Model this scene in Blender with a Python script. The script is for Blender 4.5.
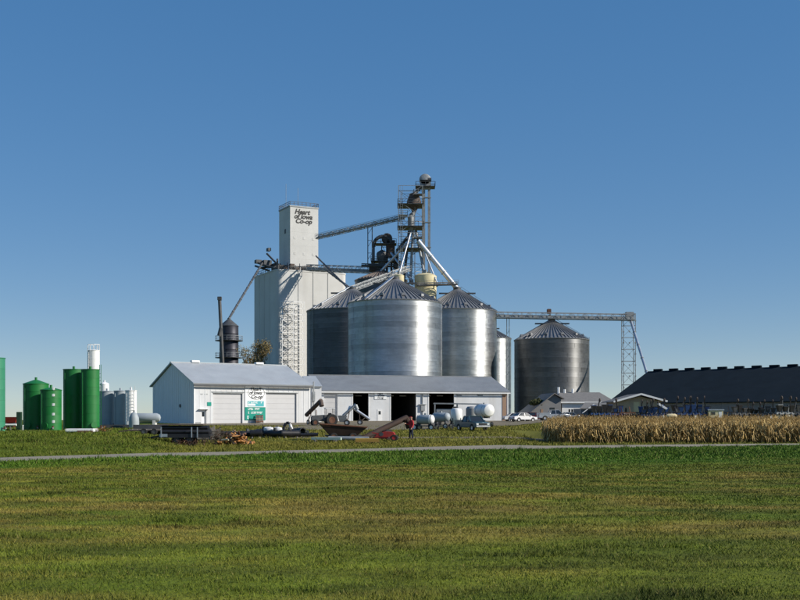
import bpy, bmesh, math, random
import numpy as np
from mathutils import Vector, Matrix, Euler
R = math.radians
random.seed(7); rng = np.random.default_rng(7)
for o in list(bpy.data.objects): bpy.data.objects.remove(o)
sc = bpy.context.scene
COL = sc.collection

# ------------------------------------------------------------------ camera, sky, sun
EYE, F, HOR = 2.2, 1100.0, 420.0           # eye height, focal length in photo pixels, eye-level row
cam = bpy.data.cameras.new('camera'); camo = bpy.data.objects.new('camera', cam); COL.objects.link(camo)
camo.location = (0, 0, EYE); camo.rotation_euler = (R(90), 0, 0)
cam.sensor_width = 36; cam.lens = F / 800 * 36; cam.shift_y = (HOR - 300) / 800
cam.clip_start = 0.1; cam.clip_end = 12000
sc.camera = camo
SUN_AZ, SUN_EL = R(-14), R(29)             # azimuth measured from +X towards +Y
world = bpy.data.worlds.new('World'); sc.world = world; world.use_nodes = True
wn = world.node_tree; wn.nodes.clear()
sky = wn.nodes.new('ShaderNodeTexSky'); sky.sky_type = 'NISHITA'; sky.sun_disc = False
sky.sun_elevation = SUN_EL; sky.sun_rotation = R(90) - SUN_AZ
sky.air_density = 0.7; sky.dust_density = 0.0; sky.ozone_density = 3.0; sky.altitude = 300
bg = wn.nodes.new('ShaderNodeBackground'); bg.inputs[1].default_value = 0.15
wo = wn.nodes.new('ShaderNodeOutputWorld')
gmn = wn.nodes.new('ShaderNodeGamma'); gmn.inputs[1].default_value = 0.4       # even, soft-contrast sky as the camera shows it
hsn = wn.nodes.new('ShaderNodeHueSaturation'); hsn.inputs['Saturation'].default_value = 2.08; hsn.inputs['Hue'].default_value = 0.508
wn.links.new(sky.outputs[0], gmn.inputs[0]); wn.links.new(gmn.outputs[0], hsn.inputs['Color']); wn.links.new(hsn.outputs[0], bg.inputs[0])
wn.links.new(bg.outputs[0], wo.inputs[0])
sl = bpy.data.lights.new('sun', 'SUN'); sl.energy = 3.15; sl.angle = R(0.5); sl.color = (1.0, 0.93, 0.82)
so = bpy.data.objects.new('sun', sl); COL.objects.link(so)
sdir = Vector((math.cos(SUN_EL)*math.cos(SUN_AZ), math.cos(SUN_EL)*math.sin(SUN_AZ), math.sin(SUN_EL)))
so.rotation_euler = (-sdir).to_track_quat('-Z', 'Y').to_euler(); so.location = sdir*200
sc.view_settings.view_transform = 'Standard'; sc.view_settings.look = 'None'
sc.view_settings.exposure = 0.86; sc.view_settings.gamma = 1.0; sc.view_settings.use_curve_mapping = False

def P(px, py, D):                           # a point of the place seen at photo pixel (px, py), D metres away
    return Vector(((px-400)/F*D, D, EYE-(py-HOR)/F*D))
def X(px, D): return (px-400)/F*D
def Z(py, D): return EYE-(py-HOR)/F*D

# ------------------------------------------------------------------ materials
MATS = {}
def mat(name, col, rough=0.7, metal=0.0, var=0.12, scale=2.0, dirt=None, dirt_amt=0.0, bump=0.0, bscale=20,
        stretch=(1, 1, 1), wave=None, aniso=0.0, spec=0.5, streak=0.0, attr=None, objvar=0.0):
    if name in MATS: return MATS[name]
    m = bpy.data.materials.new(name); m.use_nodes = True; nt = m.node_tree; N, L = nt.nodes, nt.links
    b = N['Principled BSDF']; b.inputs['Roughness'].default_value = rough; b.inputs['Metallic'].default_value = metal
    b.inputs['Specular IOR Level'].default_value = spec
    tc = N.new('ShaderNodeTexCoord'); mp = N.new('ShaderNodeMapping'); mp.inputs['Scale'].default_value = stretch
    oi = N.new('ShaderNodeObjectInfo')
    off = N.new('ShaderNodeVectorMath'); off.operation = 'MULTIPLY_ADD'
    cmb = N.new('ShaderNodeCombineXYZ')
    for i in range(3): L.new(oi.outputs['Random'], cmb.inputs[i])
    off.inputs[1].default_value = (37, 53, 71)
    L.new(cmb.outputs[0], off.inputs[0]); L.new(tc.outputs['Object'], off.inputs[2])
    L.new(off.outputs[0], mp.inputs[0])
    nz = N.new('ShaderNodeTexNoise'); nz.inputs['Scale'].default_value = scale; nz.inputs['Detail'].default_value = 6
    nz.inputs['Roughness'].default_value = 0.62
    L.new(mp.outputs[0], nz.inputs['Vector'])
    rmp = N.new('ShaderNodeMapRange'); rmp.inputs[1].default_value = 0.3; rmp.inputs[2].default_value = 0.7
    rmp.inputs[3].default_value = 1-var; rmp.inputs[4].default_value = 1+var
    L.new(nz.outputs[0], rmp.inputs[0])
    mul = N.new('ShaderNodeMix'); mul.data_type = 'RGBA'; mul.blend_type = 'MULTIPLY'; mul.inputs[0].default_value = 1
    if attr:
        at = N.new('ShaderNodeAttribute'); at.attribute_name = attr; L.new(at.outputs['Color'], mul.inputs[6])
    else:
        mul.inputs[6].default_value = (*col, 1)
    L.new(rmp.outputs[0], mul.inputs[7])
    out = mul.outputs[2]
    if objvar:
        ro = N.new('ShaderNodeMapRange'); ro.inputs[3].default_value = 1-objvar; ro.inputs[4].default_value = 1+objvar; L.new(oi.outputs['Random'], ro.inputs[0])
        mo = N.new('ShaderNodeMix'); mo.data_type = 'RGBA'; mo.blend_type = 'MULTIPLY'; mo.inputs[0].default_value = 1; L.new(out, mo.inputs[6]); L.new(ro.outputs[0], mo.inputs[7]); out = mo.outputs[2]
    if dirt is not None:
        n2 = N.new('ShaderNodeTexNoise'); n2.inputs['Scale'].default_value = scale*0.45; n2.inputs['Detail'].default_value = 8
        n2.inputs['Roughness'].default_value = 0.7
        m2 = N.new('ShaderNodeMapping')
        m2.inputs['Scale'].default_value = (1, 1, 0.12) if streak else (1, 1, 1)
        L.new(off.outputs[0], m2.inputs[0]); L.new(m2.outputs[0], n2.inputs['Vector'])
        r2 = N.new('ShaderNodeMapRange'); r2.inputs[1].default_value = 0.48; r2.inputs[2].default_value = 0.75
        r2.inputs[3].default_value = 0; r2.inputs[4].default_value = dirt_amt
        L.new(n2.outputs[0], r2.inputs[0])
        mx = N.new('ShaderNodeMix'); mx.data_type = 'RGBA'; L.new(r2.outputs[0], mx.inputs[0])
        L.new(out, mx.inputs[6]); mx.inputs[7].default_value = (*dirt, 1); out = mx.outputs[2]
    L.new(out, b.inputs['Base Color'])
    # a little roughness variation
    rr = N.new('ShaderNodeMapRange'); rr.inputs[3].default_value = max(0.02, rough-0.08); rr.inputs[4].default_value = min(1, rough+0.1)
    L.new(nz.outputs[0], rr.inputs[0]); L.new(rr.outputs[0], b.inputs['Roughness'])
    h = None
    if wave:                                 # (axis, scale) ribs of sheet metal
        wv = N.new('ShaderNodeTexWave'); wv.wave_type = 'BANDS'; wv.bands_direction = wave[0]
        wv.inputs['Scale'].default_value = wave[1]; wv.inputs['Distortion'].default_value = 0
        L.new(tc.outputs['Object'], wv.inputs[0]); h = wv.outputs['Fac']
        bp = N.new('ShaderNodeBump'); bp.inputs['Strength'].default_value = wave[2]; bp.inputs['Distance'].default_value = 0.02
        L.new(h, bp.inputs['Height']); L.new(bp.outputs[0], b.inputs['Normal'])
    elif bump:
        bn = N.new('ShaderNodeTexNoise'); bn.inputs['Scale'].default_value = bscale; bn.inputs['Detail'].default_value = 5
        L.new(tc.outputs['Object'], bn.inputs['Vector'])
        bp = N.new('ShaderNodeBump'); bp.inputs['Strength'].default_value = bump; bp.inputs['Distance'].default_value = 0.05
        L.new(bn.outputs[0], bp.inputs['Height']); L.new(bp.outputs[0], b.inputs['Normal'])
    if aniso:
        b.inputs['Anisotropic'].default_value = aniso; b.inputs['Anisotropic Rotation'].default_value = 0.25
        tg = N.new('ShaderNodeTangent'); tg.direction_type = 'RADIAL'; tg.axis = 'Z'; L.new(tg.outputs[0], b.inputs['Tangent'])
    MATS[name] = m; return m

M = dict(
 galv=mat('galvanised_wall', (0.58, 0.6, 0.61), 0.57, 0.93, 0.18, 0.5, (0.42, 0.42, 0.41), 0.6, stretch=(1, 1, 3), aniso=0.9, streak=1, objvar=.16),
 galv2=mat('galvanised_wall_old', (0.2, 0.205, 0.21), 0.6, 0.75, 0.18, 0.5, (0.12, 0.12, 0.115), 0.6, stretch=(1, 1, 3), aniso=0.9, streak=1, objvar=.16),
 galvroof=mat('galvanised_roof', (0.25, 0.255, 0.265), 0.5, 0.6, 0.15, 0.8, (0.25, 0.24, 0.23), 0.5),
 rustroof=mat('rusted_roof', (0.16, 0.13, 0.115), 0.7, 0.3, 0.25, 0.8, (0.26, 0.25, 0.25), 0.8),
 steel=mat('dull_steel', (0.3, 0.32, 0.33), 0.6, 0.35, 0.2, 1.5, (0.2, 0.15, 0.11), 0.4),
 spout=mat('bright_spout', (0.55, 0.57, 0.6), 0.4, 0.8, 0.1, 1.0),
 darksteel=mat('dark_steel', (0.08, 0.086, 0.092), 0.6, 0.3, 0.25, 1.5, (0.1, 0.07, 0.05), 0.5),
 concrete=mat('white_concrete', (0.58, 0.578, 0.56), 0.85, 0, 0.07, 0.25, (0.42, 0.4, 0.37), 0.55, bump=0.15, bscale=1.5, streak=1),
 whitewall=mat('white_sheet_siding', (0.66, 0.675, 0.69), 0.45, 0, 0.05, 0.7, (0.48, 0.45, 0.41), 0.6, wave=('X', 3.4, 0.6), streak=1),
 whitewall_y=mat('white_sheet_gable', (0.68, 0.71, 0.73), 0.45, 0, 0.04, 0.7, (0.55, 0.53, 0.5), 0.3, wave=('Y', 3.4, 0.35), streak=1),
 door=mat('white_door', (0.53, 0.53, 0.535), 0.5, 0, 0.03, 1.0, (0.5, 0.48, 0.45), 0.25, streak=1),
 bluegreyroof=mat('pale_sheet_roof', (0.46, 0.49, 0.51), 0.5, 0.3, 0.06, 0.5, (0.36, 0.35, 0.36), 0.4, wave=('X', 3.4, 0.4)),
 greyroof=mat('grey_sheet_roof', (0.26, 0.275, 0.29), 0.55, 0.3, 0.08, 0.5, (0.14, 0.13, 0.13), 0.4, wave=('X', 3.4, 0.4)),
 darkroof=mat('dark_blue_roof', (0.008, 0.016, 0.024), 0.9, 0, 0.2, 0.4, (0.014, 0.022, 0.03), 0.5, wave=('X', 2.0, 0.3), spec=0.12),
 shingle=mat('grey_shingles', (0.16, 0.155, 0.15), 0.9, 0, 0.2, 3.0, (0.24, 0.22, 0.2), 0.5, bump=0.4, bscale=6),
 greywall=mat('grey_sheet_wall', (0.2, 0.2, 0.2), 0.6, 0, 0.1, 0.6, (0.12, 0.11, 0.1), 0.4, wave=('X', 3.0, 0.3)),
 tan=mat('tan_wall', (0.42, 0.34, 0.25), 0.85, 0, 0.1, 3.0, (0.3, 0.22, 0.16), 0.4, bump=0.2, bscale=6),
 brown=mat('brown_door', (0.28, 0.18, 0.12), 0.7, 0, 0.1, 1.5),
 green=mat('green_tank_paint', (0.006, 0.15, 0.026), 0.5, 0, 0.16, 0.8, (0.04, 0.17, 0.06), 0.75, streak=1),
 mint=mat('faded_green_paint', (0.03, 0.2, 0.11), 0.55, 0, 0.08, 0.8, (0.06, 0.24, 0.15), 0.4, streak=1),
 greendark=mat('dark_green_paint', (0.02, 0.05, 0.03), 0.5, 0, 0.15, 1.0),
 whitepaint=mat('white_paint', (0.8, 0.8, 0.79), 0.35, 0, 0.05, 1.5, (0.55, 0.53, 0.5), 0.3, streak=1),
 cream=mat('cream_paint', (0.66, 0.58, 0.36), 0.5, 0, 0.07, 0.8, (0.45, 0.36, 0.22), 0.4, streak=1),
 black=mat('black_plastic', (0.012, 0.012, 0.015), 0.45, 0, 0.3, 2.0, (0.06, 0.055, 0.05), 0.5),
 rubber=mat('tyre_rubber', (0.02, 0.02, 0.02), 0.85, 0, 0.2, 4.0, (0.08, 0.07, 0.055), 0.5),
 red=mat('faded_red_paint', (0.36, 0.025, 0.02), 0.5, 0, 0.2, 2.0, (0.2, 0.08, 0.05), 0.5),
 rust=mat('rusty_steel', (0.14, 0.06, 0.035), 0.85, 0.2, 0.3, 2.5, (0.25, 0.16, 0.1), 0.6),
 greyshade=mat('grey_paint_and_shade', (.32, .36, .39), .55, 0, .06, 1.0, (.24, .27, .28), .4, streak=1),  # shade on the row and horizontal tanks put into this colour; plain grey elsewhere
 darkrust=mat('dark_rusty_steel', (.04, .024, .018), .8, .2, .3, 2.5, (.08, .035, .022), .6),
 rustgrey=mat('weathered_steel', (0.1, 0.078, 0.066), 0.75, 0.3, 0.3, 2.5, (0.12, 0.06, 0.04), 0.6),
 orange=mat('orange_scrap', (0.42, 0.2, 0.06), 0.85, 0, 0.3, 3.0, (0.2, 0.08, 0.03), 0.6),
 yellow=mat('yellow_paint', (0.28, 0.18, 0.03), 0.6, 0, 0.15, 2.0, (0.25, 0.14, 0.05), 0.5),
 wood=mat('grey_timber', (0.22, 0.2, 0.175), 0.9, 0, 0.25, 3.0, (0.12, 0.1, 0.08), 0.5, stretch=(0.3, 3, 3)),
 bluepaint=mat('blue_implement_paint', (0.012, 0.05, 0.17), 0.4, 0, 0.15, 2.0, (0.03, 0.04, 0.15), 0.4),
 tealpaint=mat('blue_green_truck_paint', (0.025, 0.075, 0.1), 0.3, 0.1, 0.1, 1.0, (0.12, 0.13, 0.13), 0.3),
 silver=mat('silver_car_paint', (0.5, 0.52, 0.55), 0.3, 0.5, 0.05, 1.0),
 maroon=mat('maroon_car_paint', (0.13, 0.03, 0.035), 0.3, 0.1, 0.08, 1.0),
 carwhite=mat('white_car_paint', (0.78, 0.78, 0.78), 0.25, 0, 0.04, 1.0),
 glass=mat('dark_glass', (0.02, 0.025, 0.03), 0.08, 0, 0.05, 1.0, spec=0.8),
 lamp=mat('lamp_lens', (0.75, 0.75, 0.72), 0.15, 0, 0.03, 1.0),
 tail=mat('red_lens', (0.4, 0.01, 0.01), 0.2, 0, 0.03, 1.0),
 rim=mat('wheel_rim', (0.6, 0.6, 0.6), 0.35, 0.6, 0.08, 3.0),
 signgreen=mat('sign_green', (0.0, 0.27, 0.2), 0.4, 0, 0.06, 1.0),
 signteal=mat('sign_teal', (0.08, 0.42, 0.45), 0.4, 0, 0.06, 1.0),
 signwhite=mat('sign_white', (0.82, 0.83, 0.83), 0.4, 0, 0.04, 1.0),
 ink=mat('black_lettering', (0.02, 0.02, 0.02), 0.6, 0, 0.1, 1.0),
 skin=mat('skin', (0.5, 0.3, 0.21), 0.55, 0, 0.06, 5.0),
 shirt=mat('red_cloth', (0.42, 0.03, 0.035), 0.9, 0, 0.12, 5.0),
 jeans=mat('dark_denim', (0.02, 0.025, 0.045), 0.9, 0, 0.15, 5.0),
 shoe=mat('brown_boot', (0.06, 0.04, 0.025), 0.8, 0, 0.1, 5.0),
 hair=mat('dark_cap', (0.03, 0.012, 0.012), 0.8, 0, 0.1, 5.0),
 bark=mat('bark', (0.09, 0.07, 0.05), 0.95, 0, 0.25, 4.0),
 leafdry=mat('tan_leaves', (0.2, 0.15, 0.055), 0.8, 0, 0.35, 1.5),
 leafgreen=mat('olive_leaves', (0.075, 0.085, 0.025), 0.8, 0, 0.35, 1.5),
 corn=mat('dry_corn', (0.5, 0.4, 0.2), 0.8, 0, 0.1, 1.0, attr='tone'),
 grass=mat('grass_blades', (0.1, 0.12, 0.03), 0.75, 0, 0.1, 3.0, attr='tone', spec=0.25),
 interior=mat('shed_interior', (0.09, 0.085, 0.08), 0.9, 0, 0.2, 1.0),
)

# ------------------------------------------------------------------ mesh helpers
class MB:
    def __init__(s): s.v = []; s.f = []
    def add(s, vs, fs):
        n = len(s.v); s.v += [Vector(v) for v in vs]; s.f += [tuple(i+n for i in f) for f in fs]; return s
    def box(s, x0, x1, y0, y1, z0, z1, T=None):
        vs = [Vector(p) for p in ((x0,y0,z0),(x1,y0,z0),(x1,y1,z0),(x0,y1,z0),(x0,y0,z1),(x1,y0,z1),(x1,y1,z1),(x0,y1,z1))]
        if T: vs = [T @ v for v in vs]
        return s.add(vs, [(0,3,2,1),(4,5,6,7),(0,1,5,4),(1,2,6,5),(2,3,7,6),(3,0,4,7)])
    def cbox(s, c, d, T=None):
        return s.box(c[0]-d[0]/2, c[0]+d[0]/2, c[1]-d[1]/2, c[1]+d[1]/2, c[2]-d[2]/2, c[2]+d[2]/2, T)
    def beam(s, p, q, w, h=None):
        p = Vector(p); q = Vector(q); h = h or w; d = (q-p); L = d.length
        if L < 1e-6: return s
        d.normalize(); up = Vector((0,0,1)) if abs(d.z) < 0.95 else Vector((1,0,0))
        a = d.cross(up).normalized()*w/2; b = a.cross(d).normalized()*h/2
        vs = [p-a-b, p+a-b, p+a+b, p-a+b, q-a-b, q+a-b, q+a+b, q-a+b]
        return s.add(vs, [(0,3,2,1),(4,5,6,7),(0,1,5,4),(1,2,6,5),(2,3,7,6),(3,0,4,7)])
    def tube(s, p, q, r, n=10, r2=None, caps=True):
        p = Vector(p); q = Vector(q); r2 = r if r2 is None else r2; d = (q-p).normalized()
        up = Vector((0,0,1)) if abs(d.z) < 0.95 else Vector((1,0,0))
        a = d.cross(up).normalized(); b = a.cross(d).normalized()
        vs = []
        for c, rr in ((p, r), (q, r2)):
            for i in range(n):
                t = 2*math.pi*i/n; vs.append(c+a*math.cos(t)*rr+b*math.sin(t)*rr)
        fs = [(i, (i+1) % n, n+(i+1) % n, n+i) for i in range(n)]
        if caps: fs += [tuple(range(n))[::-1], tuple(range(n, 2*n))]
        return s.add(vs, fs)
    def lathe(s, prof, n=48, c=(0, 0, 0), axis='Z', a0=0.0, a1=2*math.pi):
        c = Vector(c); full = abs(a1-a0-2*math.pi) < 1e-6; m = n if full else n+1; vs = []
        for r, z in prof:
            for i in range(m):
                t = a0+(a1-a0)*i/n; x, y = r*math.cos(t), r*math.sin(t)
                vs.append(c+(Vector((x, y, z)) if axis == 'Z' else Vector((z, x, y)) if axis == 'X' else Vector((x, z, y))))
        fs = []
        for k in range(len(prof)-1):
            for i in range(n):
                j = (i+1) % m; fs.append((k*m+i, k*m+j, (k+1)*m+j, (k+1)*m+i))
        return s.add(vs, fs)
    def prism(s, poly, y0, y1, T=None):     # polygon in XZ extruded along Y
        n = len(poly); vs = [Vector((x, y0, z)) for x, z in poly]+[Vector((x, y1, z)) for x, z in poly]
        if T: vs = [T @ v for v in vs]
        return s.add(vs, [tuple(range(n)), tuple(range(n, 2*n))[::-1]]+[(i, n+i, n+(i+1) % n, (i+1) % n) for i in range(n)])
    def quad(s, a, b, c, d): return s.add([a, b, c, d], [(0, 1, 2, 3)])
    def mesh(s, name, m, smooth=False):
        me = bpy.data.meshes.new(name); me.from_pydata([tuple(v) for v in s.v], [], s.f); me.materials.append(m)
        bm = bmesh.new(); bm.from_mesh(me); bmesh.ops.recalc_face_normals(bm, faces=bm.faces); bm.to_mesh(me); bm.free()
        if smooth:
            me.polygons.foreach_set('use_smooth', [True]*len(me.polygons))
            try: me.set_sharp_from_angle(angle=R(38))
            except Exception: pass
        return me
    def build(s, name, m, parent=None, world=False, smooth=False, bevel=0):
        if world and parent:
            root = parent
            while root.parent: root = root.parent
            inv = (Matrix.Translation(root.location) @ root.rotation_euler.to_matrix().to_4x4()).inverted()
            s.v = [inv @ v for v in s.v]
        me = s.mesh(name, M[m] if isinstance(m, str) else m, smooth)
        if bevel:
            bm = bmesh.new(); bm.from_mesh(me)
            bmesh.ops.bevel(bm, geom=[e for e in bm.edges if len(e.link_faces) == 2 and e.calc_face_angle(0) > 0.5],
                            offset=bevel, segments=2, affect='EDGES', clamp_overlap=True)
            bm.to_mesh(me); bm.free()
        o = bpy.data.objects.new(name, me); COL.objects.link(o); o.parent = parent; return o
def tag(o, label=None, cat=None, group=None, kind=None):
    if label: o['label'] = label
    if cat: o['category'] = cat
    if group: o['group'] = group
    if kind: o['kind'] = kind
    return o
def thing(name, label, cat, loc, rz=0, group=None):
    o = bpy.data.objects.new(name, None); COL.objects.link(o); o.location = loc; o.rotation_euler = (0, 0, rz)
    o.empty_display_size = 0.3
    return tag(o, label, cat, group)
def copy_tree(o, parent=None):
    c = o.copy(); COL.objects.link(c); c.parent = parent
    for ch in [k for k in o.children]: copy_tree(ch, c)
    return c
def text_mesh(body, size, shear=0.0, weight=0.0, extrude=0.012, align='LEFT'):
    cu = bpy.data.curves.new('lettering', 'FONT'); cu.body = body; cu.size = size; cu.shear = shear; cu.offset = weight
    cu.extrude = extrude; cu.align_x = align; cu.resolution_u = 3
    t = bpy.data.objects.new('lettering', cu); COL.objects.link(t)
    dg = bpy.context.evaluated_depsgraph_get(); me = bpy.data.meshes.new_from_object(t.evaluated_get(dg))
    bpy.data.objects.remove(t); me.materials.clear(); return me
def lettering(body, size, m, parent, loc, shear=0.0, weight=0.0, sx=1.0, align='LEFT'):
    me = text_mesh(body, size, shear, weight, align=align); me.materials.append(M[m])
    o = bpy.data.objects.new('lettering', me); COL.objects.link(o); o.parent = parent
    o.location = loc; o.rotation_euler = (R(90), 0, 0); o.scale = (sx, 1, 1); return o

# ------------------------------------------------------------------ terrain
ZL = [(0,0),(50,.18),(56,.2),(62,.22),(65,.27),(76,1.03),(85,1.13),(104,1.16),(125,1.29),(170,1.65),(210,2.0),(300,2.0),(4000,1.9)]
ZM = [(0,0),(62,.2),(72,.25),(80,.45),(90,.72),(104,1.0),(116,1.1),(150,1.4),(168,1.58),(200,2.02),(300,2.0),(4000,1.9)]
ZR = [(0,0),(60,.15),(80,.3),(90,.34),(120,1.0),(150,1.6),(180,2.12),(300,2.1),(4000,1.9)]
def sm(a, b, x):
    t = np.clip((x-a)/(b-a), 0, 1); return t*t*(3-2*t)
def terrain(x, y):
    x = np.asarray(x, float); y = np.asarray(y, float)
    d = np.maximum(y, 1); t = x/np.maximum(d, 20)
    l, m, r = (np.interp(d, *zip(*q)) for q in (ZL, ZM, ZR))
    wl = 1-sm(-.25, -.18, t); wr = sm(.09, .14, t)
    return l*wl+r*wr+m*(1-wl-wr)
def tz(x, y): return float(terrain(x, y))
def vnoise(x, y, seed=0):                    # value noise 0..1
    x = np.asarray(x, float); y = np.asarray(y, float)
    xi = np.floor(x).astype(np.int64); yi = np.floor(y).astype(np.int64); fx = x-xi; fy = y-yi
    fx = fx*fx*(3-2*fx); fy = fy*fy*(3-2*fy)
    def h(a, b):
        n = (a*374761393+b*668265263+seed*1442695041) & 0x7fffffff
        n = ((n ^ (n >> 13))*1274126177) & 0x7fffffff
        return ((n ^ (n >> 16)) & 0xffff)/65535.0
    return (h(xi,yi)*(1-fx)+h(xi+1,yi)*fx)*(1-fy)+(h(xi,yi+1)*(1-fx)+h(xi+1,yi+1)*fx)*fy
def fbm(x, y, seed=0, o=4):
    s = 0; a = 1; n = 0
    for k in range(o): s = s+a*vnoise(x*2**k, y*2**k, seed+k); n += a; a *= .55
    return s/n
ROAD = [(-60,8),(-34,38),(-20,55),(-14,62),(0,72),(14,78.5),(29,83.5),(60,90),(140,102),(400,130)]
def road_y(x): return np.interp(x, *zip(*ROAD))
G1 = np.array((.076,.112,.007)); G2 = np.array((.138,.150,.014)); BR = np.array((.225,.165,.036)); LU = np.array((.050,.122,.005)); YG = np.array((.155,.145,.022))
def tone(x, y):                              # grass colour: its own greens and dry patches
    n1 = fbm(x/9, y/4.5, 1); n2 = fbm(x/2.2, y/1.2, 5, 3); n3 = fbm(x/22, y/6.0, 9, 3)
    w = y+5*(n3-.5)+2.5*(n1-.5)                # mown swaths run across the view, some drier than others
    band = .42*sm(16, 18.5, w)*(1-sm(24, 29, w))-.42*sm(26, 32, w)+.3*(1-sm(12.8, 14.2, w))-.1
    dry = np.clip((n1*.5+n3*.5-.47)*4.0+(n2-.5)*2.4+.12+.85*band, 0, 1)[..., None]
    g = G1+(G2-G1)*np.clip(n2*1.3-.1, 0, 1)[..., None]
    c = g+(BR-g)*dry*.75
    n4 = fbm(x/1.6, y/.55, 55, 3); c = c*(.62+.76*np.clip((n4-.5)*1.9+.5, 0, 1))[..., None]
    dr = road_y(x)-y                          # metres in front of the road
    wl_ = 7+15*sm(-14, 6, x); lush = (sm(-.5, 1.5, dr)*(1-sm(wl_, wl_+8, dr+9*(n1-.5))))[..., None]
    c = c+((LU*(.8+.5*n2[..., None]))-c)*lush*.8
    yard = sm(1, 6, -dr)[..., None]
    leftbank = (1-sm(-.26,-.18, x/np.maximum(y,20)))[..., None]
    yc = YG*(.75+.5*n2[..., None]); c = c+(yc-c)*yard*(1-leftbank)*.75
    c = c+((G1*(.75+.6*n2[..., None]))-c)*yard*leftbank*.7
    return np.clip(c, .005, 1)
def tone_mesh(name, verts, faces, colr, m, kind, label=None, cat=None):
    me = bpy.data.meshes.new(name); nv = len(verts); nf = len(faces); k = faces.shape[1]
    me.vertices.add(nv); me.vertices.foreach_set('co', verts.astype(np.float32).ravel())
    me.loops.add(nf*k); me.loops.foreach_set('vertex_index', faces.astype(np.int32).ravel())
    me.polygons.add(nf); me.polygons.foreach_set('loop_start', np.arange(0, nf*k, k, dtype=np.int32))
    me.polygons.foreach_set('loop_total', np.full(nf, k, dtype=np.int32))
    ca = me.color_attributes.new('tone', 'FLOAT_COLOR', 'POINT')
    ca.data.foreach_set('color', np.concatenate([colr, np.ones((nv, 1))], 1).astype(np.float32).ravel())
    me.update(); me.validate(); me.materials.append(m)
    o = bpy.data.objects.new(name, me); COL.objects.link(o); tag(o, label, cat, kind=kind); return o
def gheight(x, y):                            # terrain with its small bumps, level along the road
    x = np.asarray(x, float); y = np.asarray(y, float); z = terrain(x, y); d = np.abs(road_y(x)-y)
    b = (fbm(x/3, y/3, 21)-.5)*.10*np.clip((140-y)/60, 0, 1)*(y > 8)*(y < 140)
    return z+b*sm(2.5, 5, d)
xs = np.concatenate([-np.geomspace(4000, 62, 24), np.arange(-60, 61, .8), np.geomspace(62, 4000, 24)])
ys = np.concatenate([[-400,-150,-60,-20,-5], np.arange(0, 130, .7), np.arange(130, 240, 2.5), np.geomspace(242, 5000, 26)])
gx, gy = np.meshgrid(xs, ys); gz = gheight(gx, gy)
nx, ny = len(xs), len(ys)
idx = (np.arange(ny-1)[:, None]*nx+np.arange(nx-1)[None]).ravel()
gfaces = np.stack([idx, idx+1, idx+nx+1, idx+nx], 1)
gm = mat('grass_ground', (0, 0, 0), 0.95, 0, 0.35, 1.6, bump=0.9, bscale=9, attr='tone', spec=0.15, stretch=(.6, 1.4, 1))
ground = tone_mesh('ground', np.stack([gx, gy, gz], -1).reshape(-1, 3), gfaces, tone(gx, gy).reshape(-1, 3), gm, 'structure')
ground.data.polygons.foreach_set('use_smooth', [True]*len(ground.data.polygons))
gravel = mat('gravel', (.25, .22, .165), .95, 0, .22, 1.2, (.13, .125, .08), .6, bump=.5, bscale=14)
dirtm = mat('gravel_yard_dirt', (.17, .135, .085), .95, 0, .28, .7, (.12, .13, .05), .8, bump=.6, bscale=8)
def ribbon(name, pts, w, m, lift=.03, nw=8, rag=0.0):
    pts = [Vector((*p, 0)) for p in pts]; pp = []
    for a, b in zip(pts[:-1], pts[1:]):
        n = max(1, int((b-a).length/1.2)); pp += [a+(b-a)*i/n for i in range(n)]
    pp.append(pts[-1]); mb = MB(); vs = []
    for i, p in enumerate(pp):
        d = (pp[min(i+1, len(pp)-1)]-pp[max(i-1, 0)]).normalized(); nn = Vector((-d.y, d.x, 0))
        for k in range(nw+1):
            s = (k/nw-.5)*w
            if k in (0, nw): s += rag*(random.random()-.5)
            q = p+nn*s; edge = k in (0, nw); vs.append((q.x, q.y, float(gheight(q.x, q.y))+(-.04 if edge else lift)))
    n = nw+1; fs = [(i*n+k, i*n+k+1, (i+1)*n+k+1, (i+1)*n+k) for i in range(len(pp)-1) for k in range(nw)]
    mb.add(vs, fs); o = mb.build(name, m, smooth=True); tag(o, kind='structure'); return o
def smoothpts(pts, it=2):
    for _ in range(it):
        q = [pts[0]]
        for a, b in zip(pts[:-1], pts[1:]): q += [(a[0]*.75+b[0]*.25, a[1]*.75+b[1]*.25), (a[0]*.25+b[0]*.75, a[1]*.25+b[1]*.75)]
        pts = q+[pts[-1]]
    return pts
ribbon('gravel_road', smoothpts(ROAD[1:-1]), 5.2, gravel, .05, rag=1.6)
ribbon('farm_track', smoothpts([(-9,90.5),(0,90.5),(10,92),(24,104),(30,118)]), 2.4, dirtm, .05, rag=1.0)
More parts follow.
